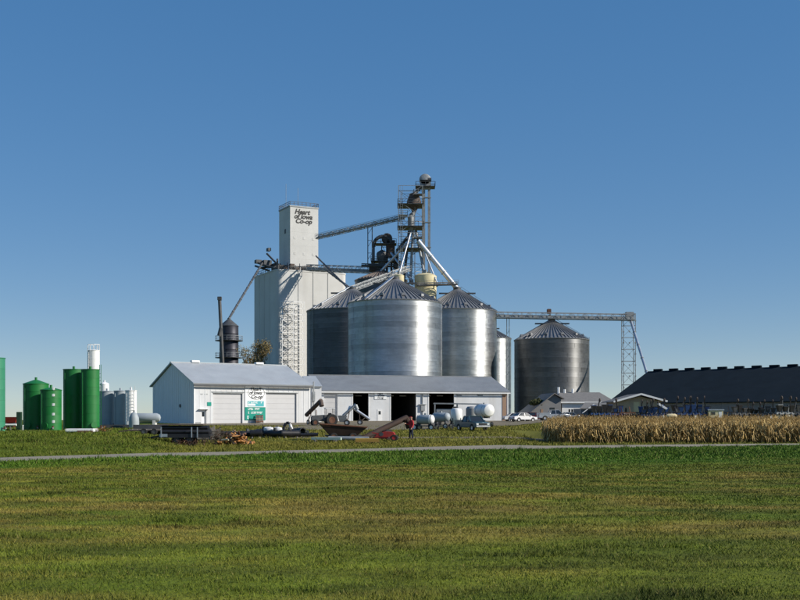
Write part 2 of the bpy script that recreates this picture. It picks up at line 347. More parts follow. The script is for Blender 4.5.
def patch(name, poly, m, lift):               # an irregular sheet draped on the terrain
    import mathutils
    bm = bmesh.new(); x0 = min(p[0] for p in poly); x1 = max(p[0] for p in poly); y0 = min(p[1] for p in poly); y1 = max(p[1] for p in poly)
    c = Vector((sum(p[0] for p in poly)/len(poly), sum(p[1] for p in poly)/len(poly)))
    rings = 14; pl = []
    for a, b in zip(poly, poly[1:]+poly[:1]):
        n = max(2, int(math.dist(a, b)/2)); pl += [(a[0]+(b[0]-a[0])*i/n, a[1]+(b[1]-a[1])*i/n) for i in range(n)]
    prev = None; cv = bm.verts.new((c.x, c.y, tz(c.x, c.y)+lift))
    for k in range(1, rings+1):
        cur = []
        for q in pl:
            f = k/rings*(1+(.06*(random.random()-.5) if k == rings else 0)); x = c.x+(q[0]-c.x)*f; y = c.y+(q[1]-c.y)*f
            cur.append(bm.verts.new((x, y, tz(x, y)+lift)))
        n = len(cur)
        for i in range(n):
            if prev: bm.faces.new((prev[i], prev[(i+1) % n], cur[(i+1) % n], cur[i]))
            else: bm.faces.new((cv, cur[i], cur[(i+1) % n]))
        prev = cur
    me = bpy.data.meshes.new(name); bmesh.ops.recalc_face_normals(bm, faces=bm.faces); bm.to_mesh(me); bm.free()
    if me.polygons[0].normal.z < 0: me.flip_normals()
    me.materials.append(m); o = bpy.data.objects.new(name, me); COL.objects.link(o); tag(o, kind='structure')
patch('gravel_yard', [(-37,152),(-20,150),(-14,124),(-9,117),(1,116),(5,130),(12,142),(24,170),(33,186),(40,206),(10,216),(-16,214),(-24,192),(-33,170)], dirtm, .06)

# ------------------------------------------------------------------ walls with openings (local frame: wall along X, outside at -Y)
def wall(W, H, holes, thick=.3, x0=0.0, z0=0.0, y=0.0):
    xsn = sorted({x0, x0+W, *[h[0] for h in holes], *[h[1] for h in holes]}); zsn = sorted({z0, z0+H, *[h[2] for h in holes], *[h[3] for h in holes]})
    mb = MB()
    for a, b in zip(xsn[:-1], xsn[1:]):
        for c, d in zip(zsn[:-1], zsn[1:]):
            mx, mz = (a+b)/2, (c+d)/2
            if any(h[0] < mx < h[1] and h[2] < mz < h[3] for h in holes): continue
            mb.quad((a,y,c),(b,y,c),(b,y,d),(a,y,d)); mb.quad((a,y+thick,c),(a,y+thick,d),(b,y+thick,d),(b,y+thick,c))
    for a, b, c, d in holes:
        mb.quad((a,y,c),(a,y,d),(a,y+thick,d),(a,y+thick,c)); mb.quad((b,y,c),(b,y+thick,c),(b,y+thick,d),(b,y,d))
        mb.quad((a,y,d),(b,y,d),(b,y+thick,d),(a,y+thick,d))
        if c > z0+.01: mb.quad((a,y,c),(a,y+thick,c),(b,y+thick,c),(b,y,c))
    a, b = x0, x0+W; c, d = z0, z0+H
    mb.quad((a,y,c),(a,y+thick,c),(a,y+thick,d),(a,y,d)); mb.quad((b,y,c),(b,y,d),(b,y+thick,d),(b,y+thick,c))
    mb.quad((a,y,d),(a,y+thick,d),(b,y+thick,d),(b,y,d))
    return mb
class Fr:                                     # a building's frame: near-left corner, wall direction turned by a
    def __init__(s, px, D, a, z):
        s.X0 = X(px, D); s.D0 = D; s.a = a; s.z = z
    def u(s, px, v=0.0):
        t = (px-400)/F; c, n = math.cos(s.a), math.sin(s.a); x0 = s.X0-v*n; d0 = s.D0+v*c
        return (t*d0-x0)/(c-t*n)
    def h(s, py, u, v=0.0):
        D = s.D0+u*math.sin(s.a)+v*math.cos(s.a); return Z(py, D)-s.z
    def loc(s): return (s.X0, s.D0, s.z)
def gable_roof(W, L, He, Hr, over=.4, thick=.18, x0=0.0):   # ridge along X, two slopes
    s1 = MB(); s2 = MB(); a, b = x0-over, x0+L+over; k = (Hr-He)/(W/2); eo = .45
    n = Vector((0, -k, 1)).normalized()*thick
    e = Vector((0, -eo, He-k*eo)); r = Vector((0, W/2, Hr))
    for mb, sg in ((s1, 1), (s2, -1)):
        def q(x, p, up): 
            pp = p+(n if up else Vector())
            return Vector((x, pp.y if sg > 0 else W-pp.y, pp.z))
        vs = [q(a,e,0),q(b,e,0),q(b,r,0),q(a,r,0),q(a,e,1),q(b,e,1),q(b,r,1),q(a,r,1)]
        mb.add(vs, [(0,3,2,1),(4,5,6,7),(0,1,5,4),(1,2,6,5),(2,3,7,6),(3,0,4,7)])
    return s1, s2
def gable_wall(W, He, Hr, x, thick=.3, side=1):   # end wall in the YZ plane at x
    mb = MB(); poly = [(0.3,0),(W-.3,0),(W-.3,He),(W/2,Hr),(.3,He)]
    vs = [(x, y, z) for y, z in poly]+[(x+thick*side, y, z) for y, z in poly]
    mb.add(vs, [(0,1,2,3,4),(9,8,7,6,5)]+[(i, 5+i, 5+(i+1) % 5, (i+1) % 5) for i in range(5)]); return mb

# ================================================================== WHITE AGRONOMY BUILDING
fr = Fr(194, 168, R(33), tz(X(194,168), 168)-.05)
L1 = fr.u(310); W1 = 18.0; He = fr.h(383, 0); Hr = fr.h(362, 0, 0)*0+9.75
b1 = thing('white_warehouse', 'white metal-sided gabled warehouse with green sign, in front of the concrete elevator', 'warehouse', fr.loc(), fr.a)
dA = (fr.u(213), fr.u(242.5), 0.0, fr.h(393.3, fr.u(228))); dB = (fr.u(266), fr.u(296.5), 0.0, fr.h(393.3, fr.u(281)))
us_a, us_b = fr.u(244.8), fr.u(265.2)
dW = (fr.u(201.5), fr.u(205.2), 0.0, 2.1)
wall(L1, He, [dA, dB, dW]).build('front_wall', 'whitewall', b1)
for dd in (dA, dB):
    dr_ = None
    n = 6; hh = (dd[3]-dd[2])/n
    op = MB().box(dd[0]-.05, dd[1]+.05, .26, .3, 0, dd[3]+.02).build('overhead_door', 'door', b1)
    for k in range(n):
        MB().box(dd[0]+.01, dd[1]-.01, .235, .258, k*hh+.012, (k+1)*hh-.012).build('panel', 'door', op)
    MB().box(dd[0]-.1, dd[1]+.1, -.05, -.004, dd[3]+.01, dd[3]+.16).build('door_header', 'steel', b1)
wd = MB().box(dW[0], dW[1], .12, .17, 0, 2.1).build('walk_door', 'whitepaint', b1)
MB().box(dW[0]+.12, dW[1]-.12, .1, .118, 1.2, 1.9).build('pane', 'glass', wd); MB().box(dW[1]-.12, dW[1]-.05, .05, .12, 1.0, 1.06).build('door_handle', 'steel', wd)
MB().box(dW[0]-.5, dW[1]+.5, -.5, -.004, 2.3, 2.36).build('door_canopy', 'whitepaint', b1)
MB().box(dW[1]+.1, dW[1]+.16, -.05, -.004, 0, 2.25).build('downpipe', 'darksteel', b1)
gable_wall(W1, He, Hr-.12, .004).build('gable_wall', 'whitewall_y', b1); gable_wall(W1, He, Hr-.12, L1-.004, side=-1).build('gable_wall', 'whitewall_y', b1)
MB().box(0.3, L1-.3, W1-.3, W1, 0, He).build('rear_wall', 'whitewall', b1)
s1, s2 = gable_roof(W1, L1, He, Hr, .3); s1.build('roof_slope', 'bluegreyroof', b1); s2.build('roof_slope', 'bluegreyroof', b1)
MB().box(-.32, L1+.32, W1/2-.25, W1/2+.25, Hr+.13, Hr+.24).build('ridge_cap', 'bluegreyroof', b1)
k1 = (Hr-He)/(W1/2); MB().box(-.28, L1+.28, -.62, -.47, He-.46, He-.2).build('gutter', 'darksteel', b1)  # gutter coloured dark to draw the shade line under the eave
for pxv in (195, 259):
    uv = fr.u(pxv, W1/2); MB().box(uv-.7, uv+.7, W1/2-.4, W1/2+.4, Hr+.2, Hr+.55).build('ridge_vent', 'whitepaint', b1, bevel=.05)
MB().tube((-.12, 5.5, 2.9), (-.004, 5.5, 2.9), .28, 12).build('wall_fan', 'darksteel', b1)
for e in (-.03, L1-.17): MB().box(e, e+.2, -.05, -.004, 0, He-.45).build('corner_trim', 'whitepaint', b1)
MB().box(.2, dW[0]-.1, -.04, -.004, .0, .35).build('kick_plate', 'steel', b1)
MB().box(dA[0]-.3, dB[1]+.3, -.1, -.052, dA[3]+.17, dA[3]+.23).build('door_track', 'steel', b1)
rb_ = {}
for k in range(1, int(L1/.9)+1):                # raised ribs of the siding
    xk = k*.9
    if xk > L1-.3 or us_a-.1 < xk < us_b+.1: continue
    z0_ = 0.0
    for d_o in (dA, dB): 
        if d_o[0]-.15 < xk < d_o[1]+.15: z0_ = d_o[3]+.24
    if dW[0]-.55 < xk < dW[1]+.55: z0_ = 2.4
    MB().box(xk-.03, xk+.03, -.032, -.003, z0_, He-.47).build('siding_rib', 'whitewall', b1)
for k in range(1, int(W1/.9)):
    yk = k*.9; hk = He+(Hr-He)*(1-abs(yk-W1/2)/(W1/2))-.35
    MB().box(-.032, .002, yk-.03, yk+.03, 0, hk).build('siding_rib', 'whitewall_y', b1)
# small marks on the front wall
sg = MB().box(fr.u(207.2), fr.u(211.2), -.06, -.004, fr.h(406, 5), fr.h(402.3, 5)).build('wall_plaque', 'signgreen', b1)
def dashes(parent, m, x0, x1, z0, z1, n, y=-.02, seed=0):    # illegible small print
    r = random.Random(seed); mb = MB(); w = (x1-x0)/n; h = z1-z0
    for i in range(n):
        if r.random() < .08: continue
        a = x0+i*w+w*.1; b = a+w*.74
        mb.box(a, a+w*.24, y-.012, y, z0, z1)
        if r.random() < .75: mb.box(a+w*.25, b, y-.012, y, z1-h*.24, z1)
        if r.random() < .6: mb.box(a+w*.25, b, y-.012, y, z0, z0+h*.24)
        if r.random() < .5: mb.box(b-w*.22, b, y-.012, y, z0+h*.25, z1-h*.25)
    o = mb.build('small_print', m, parent); o['kind'] = 'stuff'; return o
u0 = fr.u(200); u1 = fr.u(209)
dashes(b1, 'steel', u0-.1, u0+1.3, fr.h(394.8, 3), fr.h(393.8, 3), 9, -.006, 13)
# sign boards: each a thing hung on the wall
def local_thing(name, label, cat, f, u, v, z, group=None):
    p = Vector((f.X0+u*math.cos(f.a)-v*math.sin(f.a), f.D0+u*math.sin(f.a)+v*math.cos(f.a), f.z+z)); return thing(name, label, cat, p, f.a, group)
def oval(mb, cx, cz, rx, rz, y, r=.05, n=40):
    for i in range(n):
        a, b = 2*math.pi*i/n, 2*math.pi*(i+1)/n
        mb.beam((cx+rx*math.cos(a), y, cz+rz*math.sin(a)), (cx+rx*math.cos(b), y, cz+rz*math.sin(b)), r)
us, ue = fr.u(244.8), fr.u(265.2); ws = ue-us
zt, z2, z3, zb = (fr.h(p, us+ws/2) for p in (385.5, 400.3, 407.2, 421.0))
st = local_thing('company_sign', 'white sign with black slanted lettering above the green sign on warehouse', 'sign', fr, us, -.1, z2)
MB().box(0, ws, 0, .08, 0, zt-z2).build('board', 'signwhite', st)
hs = zt-z2
for i, (tx, dx) in enumerate((('Heart', .26), ('of Iowa', .14), ('Co-op', .3))):
    lettering(tx, hs*.33, 'ink', st, (ws*(.26, .2, .28)[i], -.02, hs*(.66-.26*i)-.02), .25, .014, 1.0 if i != 1 else .92)
ov = MB(); oval(ov, ws*.55, hs*.5, ws*.40, hs*.44, -.012, .035); ov.build('oval_outline', 'ink', st)
st = local_thing('narrow_sign', 'narrow teal and white sign between the white and the green sign', 'sign', fr, us, -.1, z3+.01)
MB().box(0, ws, 0, .08, 0, z2-z3-.02).build('board', 'signwhite', st); hs = z2-z3-.02
MB().box(ws*.12, ws*.92, -.012, -.002, hs*.1, hs*.9).build('teal_band', 'signteal', st)
MB().box(ws*.14, ws*.5, -.024, -.014, hs*.2, hs*.5).build('white_band', 'signwhite', st)
dashes(st, 'signwhite', ws*.15, ws*.88, hs*.55, hs*.82, 6, -.014, 5)
st = local_thing('green_sign', 'tall green sign board with white lettering between the two overhead doors', 'sign', fr, us, -.1, zb+.15)
hs = z3-zb-.16; MB().box(0, ws, 0, .08, 0, hs).build('board', 'signgreen', st)
dashes(st, 'signwhite', ws*.14, ws*.72, hs*.78, hs*.95, 9, -.002, 8); dashes(st, 'signwhite', ws*.14, ws*.86, hs*.5, hs*.66, 10, -.002, 9); dashes(st, 'signwhite', ws*.1, ws*.26, hs*.1, hs*.34, 2, -.002, 4)
# rusty pallet rack and crates standing before the green sign
pr = local_thing('pallet_stack', 'grey and rust pallets leaning below the green sign', 'pallets', fr, us+ws*.42, -1.0, tz(-24, 170)-fr.z)
for k in range(4):
    Tp = Matrix.Translation((.55+.12*k, -.2+.2*k, 0)) @ Euler((R(-9), 0, R(4*k-6))).to_matrix().to_4x4(); hp_ = 1.45-.15*(k % 3)
    pl_ = MB().box(-.6, -.5, 0, .1, 0, hp_, Tp).build('pallet', 'wood' if k % 2 else 'rust', pr)
    MB().box(-.05, .05, 0, .1, 0, hp_, Tp).build('stringer', 'wood', pl_); MB().box(.5, .6, 0, .1, 0, hp_, Tp).build('stringer', 'wood', pl_)
    for i in range(6): MB().box(-.6, .6, -.025, -.002, i*hp_/6+.02, i*hp_/6+.15, Tp).build('slat', ('wood', 'rust', 'wood', 'brown')[(i+k) % 4], pl_)

# ================================================================== LONG WHITE SHED WITH OPEN DOORS
f2 = Fr(320, 195, R(15), tz(X(320,195), 195)-.05)
L2 = f2.u(508); W2 = 20.0; He2 = f2.h(390.6, 0); Hr2 = He2+3.0
b2 = thing('long_white_shed', 'long low white shed with grey roof and open dark doorways', 'shed', f2.loc(), f2.a)
def hole(f, pa, pb, top): return (f.u(pa), f.u(pb), 0.0, f.h(top, f.u((pa+pb)/2)))
o1, o2, o3, o4 = hole(f2, 324, 337.5, 393.3), hole(f2, 353, 368.5, 393.3), hole(f2, 391, 416, 393.3), hole(f2, 429, 454, 393.3)
wall(L2, He2, [o1, o2, o3, o4]).build('front_wall', 'whitewall', b2)
dro = MB().box(o1[0]-.05, o1[1]+.05, .25, .3, 0, o1[3]+.02).build('overhead_door', 'door', b2); hh = o1[3]/6
for k in range(6): MB().box(o1[0]+.01, o1[1]-.01, .22, .248, k*hh+.015, (k+1)*hh-.015).build('panel', 'door', dro)
for oo in (o2, o3, o4):
    MB().box(oo[0]-.15, oo[1]+.15, -.06, -.004, oo[3]+.01, oo[3]+.2).build('door_header', 'whitepaint', b2)
    for e in (oo[0]-.18, oo[1]+.02): MB().box(e, e+.16, -.05, -.004, 0, oo[3]).build('door_jamb', 'whitepaint', b2)
    for q in (.25, .75):
        xx = oo[0]+(oo[1]-oo[0])*q; MB().cbox((xx, 5, oo[3]-.35), (1.2, .25, .14)).build('strip_lamp', 'whitepaint', b2)
gable_wall(W2, He2, Hr2-.12, .004).build('gable_wall', 'whitewall_y', b2); gable_wall(W2, He2, Hr2-.12, L2-.004, side=-1).build('gable_wall', 'whitewall_y', b2)
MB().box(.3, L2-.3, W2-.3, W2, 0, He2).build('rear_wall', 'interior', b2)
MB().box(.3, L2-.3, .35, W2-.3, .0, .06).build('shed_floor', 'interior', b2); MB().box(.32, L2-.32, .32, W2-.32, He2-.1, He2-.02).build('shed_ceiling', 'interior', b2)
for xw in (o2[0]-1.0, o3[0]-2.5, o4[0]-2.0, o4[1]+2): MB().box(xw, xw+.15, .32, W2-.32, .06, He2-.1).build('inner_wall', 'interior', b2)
s1, s2 = gable_roof(W2, L2, He2, Hr2, .3); s1.build('roof_slope', 'greyroof', b2); s2.build('roof_slope', 'greyroof', b2)
MB().box(-.32, L2+.32, W2/2-.25, W2/2+.25, Hr2+.14, Hr2+.25).build('ridge_cap', 'greyroof', b2)
MB().box(-.28, L2+.28, -.62, -.47, He2-.36, He2-.16).build('gutter', 'whitepaint', b2)
q0, q1 = f2.u(502.3), f2.u(506.3); MB().box(q0, q1, -.08, -.004, 0, He2-.25).build('brown_wall_panel', 'brown', b2)
MB().box(L2-.16, L2+.02, -.1, -.006, 0, He2-.2).build('corner_trim', 'whitepaint', b2)
q0, q1 = f2.u(374.5), f2.u(386.5); za, zc = f2.h(399.3, f2.u(380)), f2.h(391.8, f2.u(380))
sg2 = local_thing('shed_sign', 'small white sign with black lettering between open doorways of the long shed', 'sign', f2, q0, -.09, za)
MB().box(0, q1-q0, 0, .06, 0, zc-za).build('board', 'signwhite', sg2); ww = q1-q0; hh = zc-za
for i, tx in enumerate(('Heart', 'of Iowa', 'Co-op')): lettering(tx, hh*.34, 'ink', sg2, (ww*.24, -.02, hh*(.68-.29*i)), .25, .01, .9)
u = f2.u(422.3); MB().tube((u, -.12, 0), (u, -.12, He2-.3), .09, 8).build('downpipe', 'steel', b2)
MB().box(f2.u(420.5), f2.u(424.5), -.35, -.004, f2.h(411, u), f2.h(405.5, u)).build('electric_box', 'steel', b2, bevel=.03)
MB().box(f2.u(418.8), f2.u(425.8), -.4, -.004, f2.h(404.8, u), f2.h(404.2, u)).build('box_hood', 'steel', b2)
u = f2.u(378); dwz = MB().box(u-.1, u+.75, -.05, -.004, 0, 2.2).build('walk_door', 'whitepaint', b2); MB().box(u+.1, u+.5, -.07, -.052, 1.3, 1.9).build('pane', 'glass', dwz)
for pq in (457, 478):
    u = f2.u(pq); MB().box(u, u+.9, -.14, -.004, f2.h(396, u), f2.h(394.2, u)).build('wall_light', 'steel', b2)
# link between the two white buildings
f3 = Fr(309, 186, R(15), 1.75); L3 = f3.u(321.5); H3 = f3.h(387, 0)
b3 = thing('link_building', 'narrow white link with pale roof between warehouse and long shed', 'building', f3.loc(), f3.a)
MB().box(0, L3, 0, 6, 0, H3).build('wall', 'whitewall', b3)
MB().prism([(-.1, H3), (L3+.1, H3), (L3+.1, H3+.15), (-.1, H3+.15)], -.3, 2.0).build('eave', 'bluegreyroof', b3)
MB().add([(-.1,-.3,H3+.15),(L3+.1,-.3,H3+.15),(L3+.1,6,H3+2.1),(-.1,6,H3+2.1),(-.1,-.3,H3+.02),(L3+.1,-.3,H3+.02),(L3+.1,6,H3+.02),(-.1,6,H3+.02)],
         [(0,1,2,3),(0,4,5,1),(1,5,6,2),(2,6,7,3),(3,7,4,0)]).build('roof', 'bluegreyroof', b3)
MB().tube((.75,-.25,H3-3.2),(.75,-.25,H3+.9),.12,8).build('vent_pipe', 'steel', b3)
MB().cbox((.75,-.3,H3-1.6),(.45,.4,1.6)).build('meter_box', 'steel', b3, bevel=.04)

# ================================================================== CONCRETE ELEVATOR
fe = Fr(277, 288, R(27), 2.0); Le = fe.u(344)+1.0; We = 19.0; Hee = Z(271, 290)-2.0
el = thing('concrete_elevator', 'tall white concrete grain elevator with head house carrying black lettering', 'grain elevator', fe.loc(), fe.a)
def rsection(L, W, r=1.6, grooves=(4, 4), g=.16):
    pts = []
    cor = [(r, r, 180), (L-r, r, 270), (L-r, W-r, 0), (r, W-r, 90)]
    for ci, (cx, cy, a0) in enumerate(cor):
        for k in range(9): t = R(a0+90*k/8); pts.append((cx+r*math.cos(t), cy+r*math.sin(t)))
        nx_ = cor[(ci+1) % 4]; a = Vector(pts[-1]); t = R(nx_[2]); b = Vector((nx_[0]+r*math.cos(t), nx_[1]+r*math.sin(t)))
        d = (b-a); n = Vector((-d.y, d.x)).normalized(); m = grooves[ci % 2]
        for i in range(1, m):
            c = a+d*i/m; dn = d.normalized()*g
            pts += [tuple(c-dn), tuple(c-dn*.4+n*g), tuple(c+dn*.4+n*g), tuple(c+dn)]
    return pts
sec = rsection(Le, We)
mb = MB(); n = len(sec); zs_ = [0, Hee-.8, Hee-.8, Hee]; 
mb.add([(x, y, 0) for x, y in sec]+[(x, y, Hee) for x, y in sec], [(i, (i+1) % n, n+(i+1) % n, n+i) for i in range(n)]+[tuple(range(n, 2*n))])
mb.build('silo_block', 'concrete', el, smooth=True)
ms = rsection(Le+.16, We+.16, 1.65, (1, 1)); n = len(ms)
for zc, hh in ((Hee-.02, .35),):
    MB().add([(x-.08, y-.08, zc) for x, y in ms]+[(x-.08, y-.08, zc+hh) for x, y in ms], [(i, (i+1) % n, n+(i+1) % n, n+i) for i in range(n)]+[tuple(range(n, 2*n)), tuple(range(n))[::-1]]).build('roof_slab', 'concrete', el)
# head house
hx0 = fe.u(290, 4.5); hx1 = fe.u(318.3, 4.5); hv0 = 4.5; hv1 = hv0+8.2; Hh = fe.h(206.3, hx0, hv0)
mb = MB().box(hx0, hx1, hv0, hv1, Hee+.33, Hh); hh_ = mb.build('head_house', 'concrete', el, bevel=.06)
MB().box(hx0-.12, hx1+.12, hv0-.12, hv1+.12, Hh-.02, Hh+.35).build('parapet', 'steel', el)
for zz in np.linspace(Hee+4, Hh-3, 4): MB().box(hx0-.015, hx1+.015, hv0-.015, hv1+.015, zz, zz+.05).build('pour_joint', 'concrete', el)
for (a, b) in ((fe.h(236, hx0), fe.h(234.6, hx0)), (fe.h(252, hx0), fe.h(250.6, hx0))):
    for q in (.17, .5, .82): MB().box(hx0+(hx1-hx0)*q-.3, hx0+(hx1-hx0)*q+.3, hv0-.05, hv0-.004, a, b+.3).build('louvre', 'concrete', el)
MB().box(hx0-.05, hx0-.004, hv0+3, hv0+4, fe.h(229, hx0), fe.h(224.5, hx0)).build('window', 'darksteel', el)
whh = hx1-hx0
for i, (tx, q, wd_) in enumerate((('Heart', .16, 1.0), ('of Iowa', .14, .95), ('Co-op', .18, 1.0))):
    me = lettering(tx, 1.78, 'ink', el, (hx0+whh*q, hv0-.03, fe.h((214.3, 219.0, 223.6)[i], hx0+whh/2, hv0)), .3, .075, wd_*1.02)
def railing(pts, parent, h=1.1, step=1.6, r=.035, m='steel', world=False, name='railing'):
    mb = MB()
    for a, b in zip(pts[:-1], pts[1:]):
        a, b = Vector(a), Vector(b); n = max(1, round((b-a).length/step)); up = Vector((0, 0, h))
        for i in range(n+1): p = a+(b-a)*i/n; mb.beam(p, p+up, r*2)
        mb.beam(a+up, b+up, r*2); mb.beam(a+up*.5, b+up*.5, r*1.6)
    return mb.build(name, m, parent, world=world)
zt_ = Hh+.35; railing([(hx0,hv0,zt_),(hx1,hv0,zt_),(hx1,hv1,zt_),(hx0,hv1,zt_),(hx0,hv0,zt_)], el, 1.0, 1.2, .05, 'darksteel')
zt2 = Hee+.33; railing([(.6,.5,zt2),(Le-.6,.5,zt2),(Le-.6,We-.5,zt2),(.5,We-.5,zt2),(.5,.5,zt2)], el, 1.1, 1.6, .05, 'darksteel')
for pxv, py in ((286, 184), (298, 188)):
    u_ = fe.u(pxv, hv0+5); MB().tube((u_, hv0+5, zt_), (u_, hv0+5, fe.h(py, u_, hv0+5)), .045, 6).build('antenna', 'steel', el)
def stair_tower():
    u0, u1 = fe.u(281.5, -1.3), fe.u(303.5, -1.3); zt_ = fe.h(301, u0, -1.3)
    t = local_thing('stair_tower', 'pale open lattice stair tower against the sunlit front of the concrete elevator', 'stair tower', fe, 0, 0, 0)
    nb = 19; hb = zt_/nb; um = (u0+u1)/2
    for u_ in (u0, um, u1):
        for v_ in (-1.9, -.7): MB().beam((u_, v_, 0), (u_, v_, zt_), .15).build('leg', 'whitepaint', t)
    mb = MB(); pl = MB()
    for k in range(nb+1):
        z_ = k*hb
        for v_ in (-1.9, -.7): mb.beam((u0, v_, z_), (u1, v_, z_), .1)
        for a, b in ((u0, um), (um, u1)):
            if k < nb: mb.beam((a, -1.9, z_), (b, -1.9, z_+hb), .065); mb.beam((b, -1.9, z_), (a, -1.9, z_+hb), .065)
        for u_ in (u0, um, u1): mb.beam((u_, -1.9, z_), (u_, -.7, z_), .1)
    mb.build('bracing', 'whitepaint', t)
    for k in range(0, nb, 2):
        a, b = (u0, um) if k % 4 else (um, u0)
        MB().beam((a, -1.3, k*hb), (b, -1.3, (k+2)*hb if k+2 <= nb else zt_), .7, .08).build('stair_flight', 'steel', t)
        MB().box(um-.5, um+.5, -1.85, -.75, k*hb-.04, k*hb+.04).build('landing', 'steel', t)
stair_tower()
# machinery on the elevator roof
mb = MB()
for i in range(9):
    x_ = 1.5+i*1.7; mb.cbox((x_, 1.9+.5*(i % 2), zt2+.5+.2*(i % 3)), (1.2, 1.0, 1.0+.4*(i % 3)))
mb.build('roof_conveyor', 'rustgrey', el)
mb = MB()
for i, (a, b) in enumerate((((1, 3, .3), (-2.2, 10, 2.8)), ((3, 4, .5), (.5, 9, 5.2)), ((-1.5, 9, 1.2), (4, 9, 2.2)), ((0, 6, .2), (-1, 14, 2.4)), ((2, 5, .2), (2, 5, 3.4)))):
    mb.tube(Vector(a)+Vector((0, 0, zt2)), Vector(b)+Vector((0, 0, zt2)), .28, 8)
mb.cbox((.4, 9, zt2+2.6), (2.2, 2.2, 1.4)); mb.cbox((-1.6, 10, zt2+3.0), (1.6, 1.6, .9)); mb.cbox((2.6, 7.5, zt2+1.2), (2, 2, 2.4)); mb.cbox((1.0, 9, zt2+6.3), (.8, 1.6, .8))
mb.build('spout_machinery', 'darksteel', el)
mb = MB()
for i in range(14): mb.beam((1+i*1.15, 1.0, zt2), (1+i*1.15, 1.0, zt2+.9+.5*((i*7) % 3)), .16)
mb.beam((1, 1, zt2+1.0), (16, 1, zt2+1.0), .2); mb.build('pipe_rack', 'darksteel', el)

# ================================================================== GRAIN BINS
def grain_bin(px, Rpx, eave_y, D, label, slope=30, wm='galv', rm='galvroof', tiers=1.12, lad=-60, ground=None, npan=60, grp='galvanised grain bins', name='grain_bin', vents=True, cap=True, rings=True):
    r = Rpx/F*D; z0 = tz(X(px, D), D) if ground is None else ground; H = Z(eave_y, D)-z0
    t = thing(name, label, 'grain bin', (X(px, D), D, z0), 0, grp)
    n = max(3, round(H/tiers)); h = H/n; rnd = random.Random(px)
    if rings:
        rmesh = []
        for q in range(3):                       # corrugated tier: shallow waves with a lap joint
            mb = MB(); prof = []; nc = 5
            for k in range(nc*2+1): prof.append((r+(.012 if k % 2 else -.012), h*k/(nc*2)))
            prof[-1] = (r+.02, h); prof[0] = (r+.02, 0)
            mb.lathe(prof, 72)
            for k in range(11):
                a = 2*math.pi*(k+.3*q)/11; c, s_ = math.cos(a), math.sin(a); e = Vector((-s_, c, 0))*.06; b = Vector((c, s_, 0))*(r+.03)
                mb.add([b-e, b+e, b+e+Vector((0, 0, h)), b-e+Vector((0, 0, h))], [(0, 1, 2, 3)])
            rmesh.append(mb.mesh('wall_ring', M[wm], True))
        for i in range(n):
            o = bpy.data.objects.new('wall_ring', rmesh[rnd.randrange(3)]); COL.objects.link(o); o.parent = t; o.location = (0, 0, i*h); o.rotation_euler = (0, 0, rnd.random()*6)
    # roof panels
    rise = math.tan(R(slope))*r; r0 = r+.12; rt = max(.35, r*.07); pa = 2*math.pi/npan
    mb = MB()
    def pt(rad, ang, dz=0): z = H+(r-rad)*math.tan(R(slope))+dz; return (rad*math.cos(ang), rad*math.sin(ang), z)
    mb.quad(pt(r0, -pa/2), pt(r0, pa/2), pt(rt, pa/2), pt(rt, -pa/2))
    w = .07/r0; w2 = .07/max(rt, .6)
    rb = .2
    mb.add([pt(r0,-pa/2-w,0),pt(r0,-pa/2+w,0),pt(r0,-pa/2+w,rb),pt(r0,-pa/2-w,rb),pt(rt,-pa/2-w2,0),pt(rt,-pa/2+w2,0),pt(rt,-pa/2+w2,rb),pt(rt,-pa/2-w2,rb)], [(0,1,2,3),(0,3,7,4),(3,2,6,7),(2,1,5,6)])
    me = mb.mesh('roof_panel', M[rm])
    for i in range(npan):
        o = bpy.data.objects.new('roof_panel', me); COL.objects.link(o); o.parent = t; o.rotation_euler = (0, 0, i*pa)
    zp = H+rise
    MB().lathe([(r+.14, H-.1), (r+.16, H+.02), (r-.05, H+.1)], 72).build('eave_ring', rm, t, smooth=True)
    if cap:
        MB().lathe([(rt+.25, zp-.35), (rt+.25, zp+.15), (rt*.3, zp+.4), (0.01, zp+.4)], 20).build('roof_cap', 'darksteel', t, smooth=True)
        k = math.tan(R(slope))
        for sgn in (-1, 1): MB().cbox((sgn*r*.3, -r*.12, zp-r*.3*k+.35), (r*.32, .9, .28)).build('peak_platform', 'darksteel', t)
    if vents:
        vm = MB().cbox((r*.84, 0, H+r*.16*math.tan(R(slope))+.3), (.6, .7, .5)).mesh('roof_vent', M['galvroof'])
        for i in range(12):
            o = bpy.data.objects.new('roof_vent', vm); COL.objects.link(o); o.parent = t; o.rotation_euler = (0, 0, i*math.pi/6+.2)
    if lad is not None:
        a = R(lad); c, s_ = math.cos(a), math.sin(a); mb = MB(); e = Vector((-s_, c, 0))*.25; b = Vector((c*(r+.2), s_*(r+.2), 0))
        for sgn in (-1, 1): mb.beam(b+e*sgn, b+e*sgn+Vector((0, 0, H+.6)), .05)
        for i in range(int(H/.6)): mb.beam(b-e+Vector((0, 0, i*.6)), b+e+Vector((0, 0, i*.6)), .035)
        mb.build('ladder', 'steel', t)
        mb = MB(); mb.beam((c*(r+.1), s_*(r+.1), H+.3), (c*rt, s_*rt, zp+.2), .7, .12); mb.build('roof_stair', 'spout', t)
    MB().lathe([(r+.25, -.3), (r+.25, .25), (r-.1, .25)], 48).build('foundation', 'concrete', t)
    return t
grain_bin(395, 47, 304, 231, 'big shiny steel grain bin in front, brightest of the bins, right above the long shed', 29, lad=233)
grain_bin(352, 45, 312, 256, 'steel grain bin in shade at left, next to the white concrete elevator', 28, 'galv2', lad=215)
grain_bin(457, 39.5, 312, 268, 'bright steel grain bin right of the biggest front bin', 31, lad=None)
grain_bin(489, 22, 339, 300, 'smaller steel bin mostly hidden behind the right-hand shiny bin', 30, lad=None, vents=False, npan=40)
